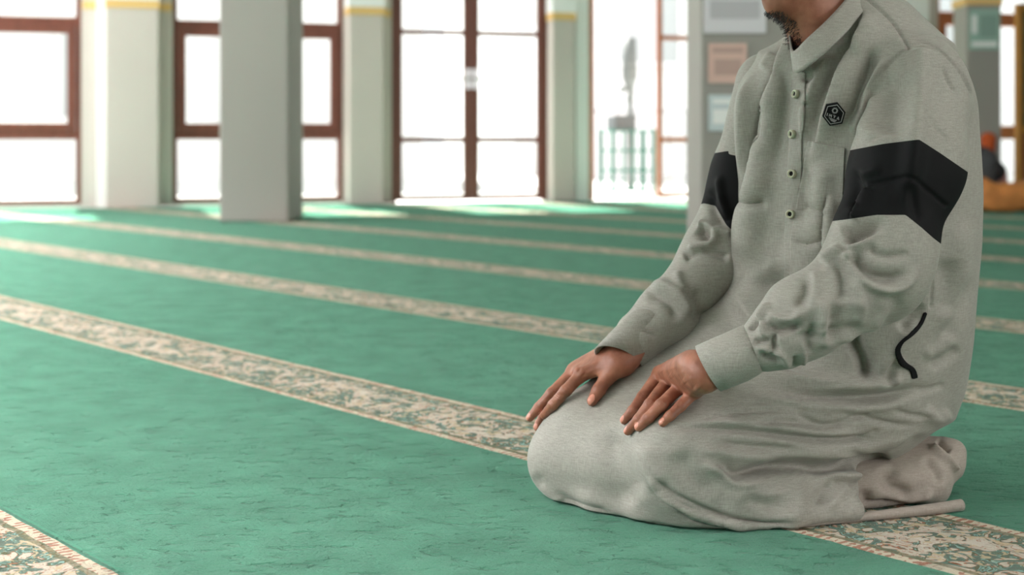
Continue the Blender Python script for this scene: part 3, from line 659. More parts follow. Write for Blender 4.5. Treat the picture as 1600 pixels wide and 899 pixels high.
# folds of the cloth
STR_ROBE=[
 ('f',20,11,[(1252,44),(1234,78),(1219,112),(1204,165),(1192,225),(1180,280),(1168,320),(1154,380),(1140,440)],(.12,.25)),
 ('c',14,7.5,[(1235,92),(1228,130),(1222,180),(1216,240),(1210,300)],(.3,.5)),('c',9,6,[(1203,110),(1188,170),(1178,230),(1170,290)]),
 ('r',6,3.5,[(1208,80),(1198,96),(1188,110)]),('r',7,4,[(1176,104),(1168,150),(1166,220),(1167,290)]),
 ('f',24,12,[(1356,14),(1342,60),(1327,92),(1312,126),(1296,168),(1282,212),(1270,262)],(.12,.4)),
 ('r',7,5,[(1300,84),(1280,118),(1267,148),(1259,166)],(.2,.1)),('c',8,6,[(1310,94),(1293,124),(1276,160),(1266,205)]),
 ('r',5,4,[(1258,166),(1257,200),(1258,225)],(.1,.4)),('r',7,4,[(1252,116),(1262,110),(1276,104)]),('c',5,4,[(1252,128),(1264,122),(1276,120)]),
 ('c',12,10,[(1366,70),(1352,110),(1338,150),(1328,200)]),('r',7,7,[(1386,84),(1368,120),(1354,142),(1342,178),(1333,215)]),
 ('c',12,5,[(1262,240),(1256,300),(1250,360)]),('r',10,4,[(1216,330),(1206,390),(1190,450)]),
 ('r',16,5,[(1290,250),(1284,320),(1280,380)]),('c',8,3.5,[(1250,318),(1280,330),(1300,328)]),('c',5,2.5,[(1240,375),(1262,382),(1290,374)]),
 ('c',2.2,2.4,[(1350,-6),(1385,25),(1404,48),(1419,74)],(0,0)),
 ('c',24,10.5,[(1300,380),(1285,470),(1240,540)]),('c',30,13.5,[(1190,420),(1235,480),(1290,500)]),('r',24,10.5,[(1150,440),(1185,500),(1250,550)]),
 ('c',9,4.5,[(1165,316),(1185,318),(1205,314)]),('r',18,6.0,[(1195,250),(1188,330),(1170,420)]),('c',14,6.0,[(1215,330),(1205,400),(1180,470)]),
 ('c',2.5,2.2,[(1475,300),(1462,372),(1450,415),(1457,440),(1455,480)],(0,0)),
 ('c',2.6,2.2,[(1339,172),(1358,140),(1384,107),(1402,88),(1419,75),(1442,66),(1468,78),(1484,94),(1498,110),(1510,130),(1520,150)],(0,0)),
 ('r',9,6,[(1175,120),(1166,160),(1164,230),(1166,290)]),('c',10,6,[(1196,150),(1190,200),(1184,240)],(.3,.3)),
 ('f',16,6,[(1300,300),(1292,360),(1296,420)]),
 # back and side
 ('r',16,5,[(1500,330),(1502,400),(1492,470),(1470,530)]),('c',16,6,[(1475,400),(1484,450),(1478,500)]),('c',12,5,[(1520,420),(1500,480),(1470,540),(1440,580)]),
 ('c',14,6,[(1420,410),(1412,450),(1400,500)]),('c',10,6,[(1440,470),(1425,495),(1405,520)]),('r',9,5,[(1362,595),(1377,578),(1396,552),(1415,525),(1436,492)]),
 ('c',11,14,[(1326,520),(1340,545),(1352,568),(1358,598)],(.1,.2)),('c',8,5,[(1382,604),(1392,580),(1404,560)]),('r',8,4,[(1400,606),(1398,580),(1415,560)]),
 ('r',10,4,[(1440,560),(1470,545),(1490,520)]),('c',8,4,[(1450,575),(1480,560),(1500,540)]),('c',4,2.5,[(1432,612),(1455,608),(1478,600)]),
 # lap
 ('r',12,8,[(1125,614),(1165,597),(1215,590),(1277,602),(1340,604),(1390,598),(1432,588)],(.1,.2)),
 ('c',8,8,[(1185,610),(1235,612),(1290,618),(1365,620),(1420,612),(1470,600)],(.3,.3)),
 ('c',4,2.5,[(1080,662),(1130,648),(1185,642),(1245,640)]),('c',3,2,[(1150,628),(1200,630),(1260,640)]),
 ('c',5,6,[(1035,672),(1090,668),(1175,674),(1272,686),(1372,687)],(.3,.1)),('r',8,4,[(1060,662),(1175,664),(1280,676),(1360,677)]),
 ('c',4,3,[(1245,650),(1290,664),(1330,655),(1380,640)]),('c',4,2.5,[(1330,690),(1365,676),(1372,668)]),('c',4,2.5,[(1390,640),(1430,650),(1460,650)]),
 ('c',5,3,[(1240,620),(1270,636),(1250,648),(1280,660)]),('c',7,4,[(1300,700),(1380,712),(1440,692),(1480,664)]),
 ('r',14,6,[(1200,705),(1300,708),(1390,705),(1450,688)]),('r',10,5,[(1440,640),(1465,655),(1485,640)]),
 ('c',9,13,[(1105,712),(1128,724),(1150,742),(1195,734),(1250,728),(1290,731),(1350,722),(1392,722)],(.3,.05)),
 ('c',5,5,[(1135,748),(1170,742),(1210,728),(1240,722)]),('r',8,5,[(1090,722),(1125,738),(1145,752),(1200,748)]),
 ('r',9,7,[(1285,728),(1305,744),(1350,744),(1386,728)]),('c',5,5,[(1292,746),(1315,756),(1350,754),(1372,742)]),
 ('f',9,4,[(1005,738),(1035,778),(1085,806),(1150,824),(1220,828)],(.2,.1)),('c',4,4,[(1008,728),(1048,770),(1110,800),(1185,818),(1260,818)],(.2,.2)),
 ('c',3.5,3,[(1030,765),(1075,795),(1140,812),(1200,820)]),('c',3.5,3,[(1055,800),(1110,818),(1160,827)]),
 ('r',26,8,[(1120,765),(1200,775),(1280,775)]),('c',20,5,[(1060,700),(1075,740),(1120,780)]),
 ('c',5,3.5,[(1140,668),(1230,660),(1290,668),(1340,662)]),('r',9,3.5,[(1180,622),(1260,634),(1340,640),(1430,628)]),('c',6,4,[(1230,600),(1290,604),(1330,600)]),
 ('c',6,4,[(1110,690),(1180,700),(1260,702)]),('r',10,4,[(1080,700),(1150,712),(1220,716)]),('c',4,3,[(1290,642),(1340,650),(1400,664),(1440,664)]),('c',5,4,[(1350,706),(1400,700),(1450,678)]),
 ('r',8,4,[(1290,800),(1315,770),(1322,745)]),('c',7,4,[(1270,790),(1290,765),(1300,750)]),('c',10,4,[(1150,775),(1200,790),(1260,792)]),
 # front panel between the knees
 ('c',24,7,[(952,660),(958,700),(970,740),(1000,790)]),('r',18,4,[(1010,690),(1012,730),(1035,765)]),
 ('c',12,2.2,[(830,740),(850,765),(868,790)]),('r',8,2,[(842,756),(858,778),(880,796)]),('c',8,3,[(862,768),(900,790),(960,806)]),
]
STR_SN=[
 ('r',16,10,[(1441,74),(1438,130),(1432,200),(1421,279),(1412,338)],(.05,.3)),('c',22,9,[(1395,110),(1392,160),(1385,215)]),('r',14,4,[(1365,140),(1352,180),(1345,220)]),
 ('c',3,1.6,[(1440,182),(1466,204),(1490,228)]),('c',3,2,[(1470,100),(1482,130),(1500,150)]),('c',3,1.6,[(1350,225),(1390,205),(1440,200)]),
 ('c',3,2.2,[(1352,290),(1393,282),(1421,279),(1449,297),(1478,321)],(.1,0)),('f',9,5,[(1357,292),(1346,315),(1329,343)],(.1,.1)),('c',10,5,[(1338,262),(1338,300),(1332,330)]),
 ('r',8,3,[(1335,282),(1355,270),(1380,262)]),('c',7,3,[(1420,285),(1428,320),(1440,350)]),
 # elbow
 ('c',13,14,[(1318,372),(1340,364),(1368,356),(1392,348)],(.1,.5)),('r',7,7,[(1324,388),(1346,383),(1360,373),(1388,350)],(.05,.4)),
 ('c',10,9,[(1330,398),(1344,418),(1368,434),(1396,436),(1414,418)],(.1,.3)),('r',8,7,[(1322,392),(1334,420),(1360,444),(1394,452),(1420,438),(1436,412)],(.05,.3)),
 ('r',7,6,[(1282,410),(1300,396),(1318,386)]),('c',10,6,[(1294,422),(1312,420),(1318,450),(1312,480)]),('r',9,5,[(1276,420),(1272,450),(1268,482)]),
 ('c',9,6,[(1262,430),(1258,460),(1240,482)]),('r',12,5,[(1330,430),(1345,470),(1335,515)]),('c',12,6,[(1310,455),(1304,500),(1300,540)]),
 ('r',9,7,[(1286,470),(1286,510),(1291,548)]),('c',8,5,[(1272,500),(1268,530),(1262,556)]),('r',4,3,[(1258,535),(1256,560),(1253,575)]),
 ('c',14,4,[(1380,460),(1400,480),(1370,510)]),('c',3,1.6,[(1330,470),(1300,500),(1270,520)]),
 ('r',10,4,[(1240,494),(1300,472),(1365,478)]),('c',8,4,[(1228,522),(1290,526),(1350,505)]),('r',7,4,[(1300,536),(1350,520),(1400,480)]),('c',6,4,[(1350,380),(1380,400),(1425,395)]),
 # gathers at the cuff
 ('r',7,6,[(1262,480),(1240,500),(1215,500),(1197,488)]),('c',7,8,[(1256,505),(1236,512),(1214,514),(1200,500)]),('r',5,5,[(1205,472),(1190,492),(1184,508)]),
 ('c',4,6,[(1170,516),(1178,508),(1186,496)]),('c',5,7,[(1212,518),(1208,530),(1212,552)]),('r',5,5,[(1196,502),(1192,516),(1200,530)]),('c',4,5,[(1176,534),(1192,534),(1202,528)]),
 ('r',5,5,[(1180,544),(1196,544),(1204,552)]),('c',5,5,[(1188,554),(1204,560),(1222,566)]),('r',5,4,[(1206,548),(1222,556),(1234,576)]),('c',4,4,[(1240,556),(1244,566),(1240,578)]),
]
STR_SF=[
 ('c',8,6,[(1108,292),(1112,320),(1125,342),(1142,350)]),('r',6,5,[(1124,270),(1128,310),(1140,345)]),('r',4,3,[(1128,300),(1132,330),(1138,345)]),
 ('c',9,10,[(1092,356),(1104,368),(1112,372)],(.1,.2)),('r',7,6,[(1090,348),(1110,357),(1116,374),(1100,384),(1074,392)],(.1,.1)),('r',6,4,[(1116,354),(1130,362),(1146,364)]),
 ('c',6,6,[(1068,402),(1100,392),(1140,404)],(.05,.1)),('r',8,4,[(1062,420),(1060,440),(1072,460)]),
 ('r',8,6,[(1012,449),(1040,448),(1066,470),(1082,500)]),('c',9,6,[(1006,462),(1030,462),(1052,480),(1060,505)]),('c',10,5,[(1085,450),(1095,480),(1092,505)]),
 ('c',3,2,[(985,500),(1000,512),(1030,530)]),
]
HR=.0036
V,Q=surface(robe,HR,smooth=2)
V=wrinkle(V,Q,.0035,9,1,(1,1,.6)); V=fold(V,Q,STR_ROBE); V[:,2]=np.maximum(V[:,2],.001)
robeV,robeQ=V,Q
P_=proj(V); N_=normals(V,Q); facing=((CAM-V)*N_).sum(1)>0
robe_o=submesh('robe_tmp',V,[tuple(q) for q in Q],M['robe'])
def sleeve(fd,strokes,top,bot,seed,name,clip):
    V,Q=surface(fd,.0032,smooth=2); V=wrinkle(V,Q,.004,12,seed); V=fold(V,Q,strokes)
    P=proj(V); t=np.interp(P[:,0],[p[0] for p in top],[p[1] for p in top]); b=np.interp(P[:,0],[p[0] for p in bot],[p[1] for p in bot])
    f=np.minimum(P[:,1]-t,b-P[:,1])
    pol=[tuple(q) for q in Q]
    if clip is not None:                                      # open the sleeve at the armhole seam
        V,_,pol=cut(V,pol,poly_field(P,clip)); P=proj(V)
        t=np.interp(P[:,0],[p[0] for p in top],[p[1] for p in top]); b=np.interp(P[:,0],[p[0] for p in bot],[p[1] for p in bot]); f=np.minimum(P[:,1]-t,b-P[:,1])
    V2,ins,outs=cut(V,pol,f)
    return V2,ins,outs
person=None
# --- body: head, neck, trunk, arms and legs as one skin, the hands modelled finer
hf=np.array((-.87*.87,-.5*.87,-.50)); hf/=np.linalg.norm(hf); hl=np.array((.5,-.87,0.)); hl/=np.linalg.norm(hl); hu=np.cross(hf,hl); hu/=np.linalg.norm(hu)
HC=np.array((.460,2.408,.976)); HR_=[hf,hl,hu]
def hp(f,l,u): return HC+hf*f+hl*l+hu*u
head=Field()
head.ell(hp(-.012,0,.035),(.100,.078,.092),HR_,k=.03)
head.ell(hp(.030,0,-.030),(.062,.062,.080),HR_,k=.03)
head.cap(hp(.066,0,-.104),hp(.070,0,-.098),.021,k=.02)
for s_ in (-1,1):
    head.cap(hp(.066,.010*s_,-.104),hp(.000,.054*s_,-.068),.017,.017,k=.028)
    head.ell(hp(.062,.036*s_,-.028),(.022,.020,.020),HR_,k=.02)        # cheek
    head.cap(hp(.084,.014*s_,.022),hp(.070,.046*s_,.020),.010,.008,k=.012)  # brow
    head.ell(hp(.088,.030*s_,.000),(.014,.018,.013),HR_,k=.010,sub=True)  # socket
    head.ell(hp(.073,.031*s_,-.001),(.015,.016,.013),HR_,k=.003)          # eyelid over the eye
    head.cap(hp(.096,.008*s_,-.032),hp(.090,.014*s_,-.036),.006,.005,k=.008) # nostril wing
    head.ell(hp(-.008,.078*s_,-.008),(.016,.007,.030),HR_,k=.006)          # ear
    head.ell(hp(-.004,.085*s_,-.006),(.009,.004,.018),HR_,k=.004,sub=True)
head.cap(hp(.084,0,.015),hp(.104,0,-.026),.008,.010,k=.012)
head.ell(hp(.078,0,-.062),(.018,.028,.020),HR_,k=.015)
head.cap(hp(.090,-.014,-.058),hp(.090,.014,-.058),.0055,k=.005)
head.cap(hp(.094,0,-.057),hp(.094,0,-.0571),.0055,k=.005)
head.cap(hp(.088,-.015,-.070),hp(.088,.015,-.070),.0065,k=.005)
head.cap(hp(.103,-.0,-.0635),hp(.085,.0,-.0635),.0006,k=.002,sub=True)
head.cap(hp(-.035,0,-.045),at(1300,62,2.455),.050,.060,.03)
head.cap(hp(.02,0,-.075),at(1283,70,2.44),.036,.050,.03)
trunk=Field()
trunk.cap(at(1300,62,2.455),at(1312,110,2.49),.060,.075,.04)
trunk.loft([sec(600,1330,2.56,.15,.13),sec(400,1340,2.54,.15,.12),sec(220,1345,2.53,.16,.12),sec(140,1340,2.52,.14,.10),sec(100,1335,2.51,.09,.075)],YAW,k=.03)
for (a,b,c) in ((at(1436,135,2.37),at(1372,405,2.24),at(1130,572,2.19)),(at(1208,140,2.60),at(1124,405,2.565),at(992,530,2.485))):
    trunk.cap(a,b,.036,.030,.03); trunk.cap(b,c,.034,.020,.02)
trunk.cap(at(1345,630,2.46),at(1065,715,2.32),.080,.050,.03); trunk.cap(at(1250,610,2.67),at(900,722,2.48),.080,.045,.03)
trunk.cap(at(1062,745,2.33),at(1270,764,2.42),.040,.030,.03); trunk.cap(at(905,735,2.50),at(1330,720,2.66),.040,.035,.03)
trunk.add(lambda P:P[:,2]-.019,k=.004,sub=True)
hk=Field()
hk.ops=head.ops+trunk.ops; hk.lo=np.minimum(head.lo,trunk.lo); hk.hi=np.maximum(head.hi,trunk.hi)
def on(px,py,r,lift=0.,fd=None): return ray_at(fd or robe,px,py,r*.85+lift)
class Hand:
    def __init__(s,wr,fingers,thumb):
        s.palm=Field(); s.fs=[]; s.nails=[]; s.strokes=[]; P2=lambda p: proj(np.array([p]))[0]
        for w0,pts,rs in fingers:
            s.palm.cap(w0,pts[0],.0165,.0115,k=.020)
            f=Field(); 
            for i in range(3): f.cap(pts[i],pts[i+1],rs[i],rs[i+1],k=.0035)
            s.fs.append(f); s.nails.append((pts[2],pts[3],rs[3]))
            q=[P2(np.array(p)) for p in pts]; w2=P2(np.array(w0))
            for jn,cnt,am in ((1,3,.55),(2,2,.4)):
                d=(q[jn+1]-q[jn-1])/np.linalg.norm(q[jn+1]-q[jn-1]); sd=np.array((-d[1],d[0]))
                for c_ in range(cnt):
                    o=q[jn]+d*(c_-(cnt-1)/2)*2.8-np.array((0,2.)); s.strokes.append(('c',1.0,am,[o-sd*6.5,o+d*.8,o+sd*6.5]))
            s.strokes.append(('r',5.5,.5,[q[0]-np.array((3,5)),q[0]-np.array((0,3)),q[0]+np.array((3,0))]))
            s.strokes.append(('r',3.2,.25,[q[0]*.92+w2*.08,q[0]*.4+w2*.6]))
        for a,b in zip(fingers[:-1],fingers[1:]):
            s.palm.cap((np.array(a[0])+b[0])/2,(np.array(a[1][0])+b[1][0])/2,.0155,.0105,k=.018)
        s.palm.cap(wr[0],wr[1],.021,.023,k=.02); s.palm.cap(wr[2],wr[1],.020,.022,k=.02)
        if thumb:
            pts,rs=thumb; s.palm.cap(pts[0],pts[1],.019,rs[1],k=.014); f=Field()
            for i in range(1,len(pts)-1): f.cap(pts[i],pts[i+1],rs[i],rs[i+1],k=.005)
            s.fs.append(f); s.nails.append((pts[-2],pts[-1],rs[-1]))
        s.lo=np.min([f.lo for f in s.fs]+[s.palm.lo],0); s.hi=np.max([f.hi for f in s.fs]+[s.palm.hi],0)
    def ev(s,P): 
        out=np.empty(len(P),f32)
        for i in range(0,len(P),300000): out[i:i+300000]=s(P[i:i+300000])
        return out
    def __call__(s,P):
        p=s.palm(P); D=None
        for f in s.fs:
            d=f(P); k=.007; h=np.clip(.5+.5*(p-d)/k,0,1); q=p*(1-h)+d*h-k*h*(1-h); D=q if D is None else np.minimum(D,q)
        return D
def fing(pp,rs,lifts,w0):
    pts=[on(x,y,r,l) for (x,y),r,l in zip(pp,rs,lifts)]; return (w0,pts,rs)
R4=[.0108,.0098,.0086,.0070]
Lf=[.012,.005,.0005,-.0015]
# left hand, near the camera
wN=[at(1088,566,2.225),at(1106,578,2.20),at(1104,592,2.185)]
nearF=[fing([(1031,583),(1004,621),(988,643),(975,657)],R4,Lf,at(1078,566,2.225)),
       fing([(1049,590),(1016,632),(998,656),(981,674)],[.0112,.0101,.0090,.0072],Lf,at(1086,574,2.21)),
       fing([(1069,599),(1033,633),(1013,654),(998,668)],R4,Lf,at(1094,584,2.20)),
       fing([(1088,610),(1063,635),(1047,650),(1035,661)],[.0100,.0090,.0080,.0066],Lf,at(1102,595,2.19))]
handN=Hand([at(1150,558,2.205),at(1104,579,2.205),at(1150,562,2.20)],nearF,None)
# right hand, on the far thigh
ix=fing([(908,586),(884,611),(864,633),(850,649)],[.0112,.0101,.0090,.0072],[.016,.009,.002,-.001],at(968,562,2.452))
md=fing([(897,581),(862,615),(842,637),(828,653)],[.0112,.0101,.0090,.0072],[.016,.008,.003,.001],at(962,558,2.466))
def behind(base,dx,dy,dz,rs): return [np.array(p)+np.array((dx,dz,dy)) for p in base]
rg=(at(958,556,2.476),[p+np.array((.004+.003*i,.021,-.003-.006*i)) for i,p in enumerate(md[1])],R4)
pk=(at(956,556,2.484),[p+np.array((.006+.010*i,.040,-.006-.008*i)) for i,p in enumerate(md[1])],[.0100,.0090,.0080,.0066])
tmb=([at(962,574,2.435),on(949,590,.0125,.006),on(935,611,.0110,.002),on(925,627,.0085,0)],[.017,.0125,.0112,.0088])
handF=Hand([at(1012,528,2.468),at(972,563,2.452),at(998,526,2.485)],[ix,md,rg,pk],tmb)
BV=[];BF=[];BM=[]
def addpart(V,Q,mi):
    n=sum(len(v) for v in BV); BV.append(V); BF.extend([tuple(int(i)+n for i in q) for q in Q]); BM.extend(list(mi) if hasattr(mi,'__len__') else [mi]*len(Q))
V,Q=surface(trunk,.007,hi=trunk.hi+.02); addpart(V,Q,0)
V,Q=surface(head,.0032)
fc_=V[Q].mean(1)-HC; fl=np.stack([fc_@hf,fc_@hl,fc_@hu],1)
lipm=(fl[:,0]>.080)&(np.abs(fl[:,1])<.021)&(((fl[:,2]+.0635)/.0125)**2+(fl[:,1]/.022)**2<1)
addpart(V,Q,np.where(lipm,2,0))
SK=[]
for hd,seed in ((handN,3),(handF,4)):
    V,Q=surface(hd,.0014,smooth=1)
    fd_=np.min([f.ev(V.astype(f32)) for f in hd.fs],0); m_=sst(fd_,.002,.009)[:,None]
    for _ in range(30): V=V*(1-m_)+lap(V,Q,.8)*m_
    V=fold(V,Q,hd.strokes); V=wrinkle(V,Q,.0003,160,seed)
    N=normals(V,Q)
    # creases over the finger joints
    for f in hd.fs:
        pass
    mi=np.zeros(len(Q),int); fcn=V[Q].mean(1); nn=N[Q].mean(1)
    for a,b,r in hd.nails:
        a=np.array(a); b=np.array(b); ax=(b-a)/np.linalg.norm(b-a); up=np.array((0,-.45,.9)); up=up-ax*(up@ax); up/=np.linalg.norm(up); sd=np.cross(ax,up)
        c=b+ax*r*.05; q=fcn-c
        m=((q@ax)/(r*.95))**2+((q@sd)/(r*.66))**2<1; m&=(q@up>0)&(q@up<r*1.35); mi[m]=1
    addpart(V,Q,mi)
person=submesh('person',np.concatenate(BV),BF,[M['skin'],M['nail'],M['lip']],mi=BM)
tag(person,'person kneeling on the carpet in a long grey robe, hands on thighs','person')
robe_o.name='robe'; robe_o.parent=person
# sleeves with their bands
topN=[(1250,240),(1323,236),(1380,225),(1436,218),(1470,240),(1505,264),(1600,330)]; botN=[(1250,352),(1323,343),(1370,336),(1415,336),(1440,356),(1458,372),(1600,480)]
topF=[(1050,250),(1125,238),(1138,236),(1139,241),(1157,245),(1200,250)]; botF=[(1050,330),(1100,318),(1118,322),(1135,352),(1146,362),(1200,370)]
seamN=[(1200,-60),(1326,236),(1339,178),(1360,142),(1384,111),(1402,92),(1419,79),(1430,73),(1442,70),(1455,73),(1468,82),(1482,96),(1495,111),(1508,133),(1519,156),(1560,230),(1620,-60)]
seamF=[(1100,-60),(1150,112),(1157,125),(1156,196),(1157,247),(1160,312),(1300,300),(1300,-60)]
for fd,st,tp_,bt_,sd,cl in ((slN,STR_SN,topN,botN,5,seamN),(slF,STR_SF,topF,botF,8,None)):
    V2,ins,outs=sleeve(fd,st,tp_,bt_,sd,'sleeve',cl)
    so=submesh('sleeve',V2,outs,M['robe'],robe_o)
    ab=submesh('arm_band',V2,ins,M['band'],robe_o); tag(ab,'black band around the sleeve')
# cuffs: open cloth tubes
def cuff(rings,th=.003):
    n=56; V=[];Fc=[]
    for c,a,b in rings:
        c=np.array(c);a=np.array(a);b=np.array(b)
        for k in range(n):
            t=2*math.pi*k/n; V.append(c+a*math.cos(t)+b*math.sin(t))
    for i in range(len(rings)-1):
        for k in range(n): Fc.append((i*n+k,i*n+(k+1)%n,(i+1)*n+(k+1)%n,(i+1)*n+k))
    return submesh('cuff',np.array(V),Fc,M['robe'],robe_o,thick=th,offset=0)
def ringpx(p0,p1,Y,dep,tilt=(0,0),bb=None):
    a=(at(*p1,Y+tilt[1])-at(*p0,Y+tilt[0]))/2; c=(at(*p1,Y+tilt[1])+at(*p0,Y+tilt[0]))/2; return (c,a,Vector(bb) if bb else Vector((.15*dep,dep,.10*dep)))
cuff([ringpx((1087,543),(1127,609),2.205,.036),ringpx((1112,532),(1148,601),2.20,.038),ringpx((1140,520),(1170,592),2.198,.040),ringpx((1160,511),(1187,582),2.195,.042),ringpx((1174,512),(1194,575),2.195,.036)])
BB=(.010,.034,-.026)
cuff([ringpx((930,553),(1001,570),2.452,.03,(.01,0),BB),ringpx((952,530),(1020,557),2.465,.03,(0,0),BB),ringpx((975,505),(1045,540),2.475,.03,(0,0),BB),ringpx((990,492),(1062,527),2.48,.03,(0,0),BB),ringpx((1002,489),(1065,520),2.48,.03,(0,0),(.008,.028,-.02))])

# --- standing collar: a curved band open at the throat
def collar():
    top=[];bot=[]
    Fw=np.array((-.79,-.62,0)); Lf_=np.array((.62,-.79,0))
    # edge points (px,py,Y): far side from behind the chin, round the throat, then up the near side and round the nape
    tp=[(1352,-50,2.60),(1300,-62,2.66),(1262,-40,2.62),(1246,0,2.53),(1237,30,2.47),(1234,58,2.42),(1240,80,2.385),(1262,60,2.365),(1290,34,2.365),(1319,2,2.385),(1345,-36,2.43),(1360,-62,2.50),(1352,-50,2.60)]
    bt=[(1372,0,2.64),(1310,-4,2.70),(1262,6,2.65),(1246,32,2.57),(1240,62,2.50),(1239,88,2.44),(1243,114,2.382),(1270,98,2.345),(1300,72,2.335),(1330,42,2.35),(1358,6,2.40),(1378,-8,2.50),(1372,0,2.64)]
    def crv(L): return smooth_line([np.array(at(*p)) for p in L[:-1]]+[np.array(at(*L[-1]))],8)
    a=crv(tp[1:-1]+[tp[0]]); b=crv(bt[1:-1]+[bt[0]])
    n=len(a); V=[];Fc=[]; R=6
    for i in range(n):
        for j in range(R+1):
            t=j/R; V.append(a[i]*(1-t)+b[i]*t)
    for i in range(n-1):
        for j in range(R): Fc.append((i*(R+1)+j,(i+1)*(R+1)+j,(i+1)*(R+1)+j+1,i*(R+1)+j+1))
    o=submesh('collar',np.array(V),Fc,M['robe'],robe_o,thick=.0035,offset=0); return o
collar()
# --- things sewn on the chest: flat shapes laid on the cloth
def frame_at(px,py,fd=None,d=6):
    fd=fd or robe; c=hitv(px,py); u=hitv(px+d,py)-hitv(px-d,py); v=hitv(px,py-d)-hitv(px,py+d)
    n=np.cross(u,v); n/=np.linalg.norm(n)
    if n@(CAM-c)<0: n=-n
    return c,n
_fp=proj(robeV); _ok=facing
def hitv(px,py,r=7):                                      # a point on the finished, folded robe
    d2=((_fp-(px,py))**2).sum(1); i=np.nonzero(_ok&(d2<r*r))[0]
    if len(i)==0: return ray_at(robe,px,py)
    y=robeV[i,1]; i=i[y<y.min()+.03]; w_=np.exp(-d2[i]/(r*r*.15)); Y=(robeV[i,1]*w_).sum()/w_.sum(); return np.array(at(px,py,Y))
def lay(mb,c,n,pts,z0,z1,mi):
    V=[]
    for z in (z0,z1):
        for (x,y) in pts:
            d=np.array(((x-800)/F,1,-(y-HY)/F)); t=((c-CAM)@n)/(d@n); V.append(CAM+d*t+n*z)
    k=len(pts); mb.add(V,[tuple(range(k)),tuple(range(2*k-1,k-1,-1))]+[(i,(i+1)%k,(i+1)%k+k,i+k) for i in range(k)],mi)
M['button_rim']=mat('olive_cream_button',lin(186,186,160),.35); M['thread']=mat('grey_thread',lin(150,150,148),.6)
def button(px,py,rx,ry,rot):
    c,n=frame_at(px,py); c=c+n*.0075; mb=MB(); m=28; prof=[(0,0,1),(.52,0,1),(.60,.0022,0),(.80,.0030,0),(1.0,.0015,0),(1.0,-.0050,0),(0,-.0050,0)]
    R=.5*(rx+ry)*float(np.linalg.norm(c-CAM))/F*.92
    a=np.cross(n,(0,0,1)); a/=np.linalg.norm(a); b=np.cross(n,a); V=[];Fc=[];mi=[]
    for r,z,_ in prof:
        for k in range(m):
            t=2*math.pi*k/m; V.append(c+(a*math.cos(t)+b*math.sin(t))*R*max(r,.001)+n*z)
    for i in range(len(prof)-1):
        mb_=[(i*m+k,i*m+(k+1)%m,(i+1)*m+(k+1)%m,(i+1)*m+k) for k in range(m)]; Fc+=mb_; mi+=[1 if i in (0,5) else 0]*m
    mb.v=[tuple(v) for v in V]; mb.f=Fc; mb.m=mi
    return mb.build('button',[M['button_rim'],M['band']],robe_o,smooth=True)
for px,py in ((1247,88),(1247.5,148),(1242,210),(1240,272),(1237,335)): button(px,py,6.6,8.2,0)
c_,n_=frame_at(1303,179,d=14); c_=c_+n_*.007
pm=MB(); hexo=[(1291,163.5),(1309,160.5),(1321,175.5),(1316,193),(1296.3,196.5),(1285,182)]; cx_,cy_=1303,178.8
def sc_(pts,s): return [(cx_+(x-cx_)*s,cy_+(y-cy_)*s) for x,y in pts]
lay(pm,c_,n_,hexo,-.004,.0012,0)
h1=sc_(hexo,.86); h2=sc_(hexo,.79)
for i in range(6): lay(pm,c_,n_,[h1[i],h1[(i+1)%6],h2[(i+1)%6],h2[i]],.0012,.0020,1)
sx,sy=1304.3,172.6
for i in range(16):
    t0,t1=2*math.pi*i/16,2*math.pi*(i+1)/16
    lay(pm,c_,n_,[(sx+4*math.cos(t0),sy+4*math.sin(t0)),(sx+4*math.cos(t1),sy+4*math.sin(t1)),(sx+2.7*math.cos(t1),sy+2.7*math.sin(t1)),(sx+2.7*math.cos(t0),sy+2.7*math.sin(t0))],.0012,.0020,1)
for i in range(12):
    t=2*math.pi*i/12; dx,dy=math.cos(t),math.sin(t); lay(pm,c_,n_,[(sx+3.9*dx-.45*dy,sy+3.9*dy+.45*dx),(sx+5.1*dx-.4*dy,sy+5.1*dy+.4*dx),(sx+5.1*dx+.4*dy,sy+5.1*dy-.4*dx),(sx+3.9*dx+.45*dy,sy+3.9*dy-.45*dx)],.0012,.0020,1)
def bar(p,q,wd=.62):
    p=np.array(p);q=np.array(q); d=(q-p)/np.linalg.norm(q-p); s=np.array((-d[1],d[0]))*wd; lay(pm,c_,n_,[p-s,q-s,q+s,p+s],.0012,.0022,1)
def L_(ox,oy,segs):
    ux,uy=np.array((.93,.36)),np.array((-.22,.97))
    for (a,b,c,d) in segs: bar(np.array((ox,oy))+ux*a+uy*b,np.array((ox,oy))+ux*c+uy*d)
L_(1292.4,178.6,[(0,-2.3,0,2.3)])
L_(1297.4,180.3,[(-1.9,2.2,-1.6,-2.2),(-1.6,-2.2,0,1.0),(0,1.0,1.6,-2.2),(1.6,-2.2,1.9,2.2)])
L_(1303.6,182.0,[(-1.7,-2.2,0,0),(1.7,-2.2,0,0),(0,0,0,2.3)])
L_(1309.3,184.6,[(-1.7,2.3,0,-2.3),(0,-2.3,1.7,2.3),(-1.0,.9,1.0,.9)])
for o_,l in ((0,13),(1.6,9.5),(3.0,6)):
    L_(1301.0,186.4+o_*.9,[(-l/2,0,l/2,0)]) if o_ else L_(1301.0,186.0,[(-l/2,0,l/2,0)])
emb=pm.build('emblem',[M['band'],M['thread']],robe_o); tag(emb,'black hexagonal chest emblem')
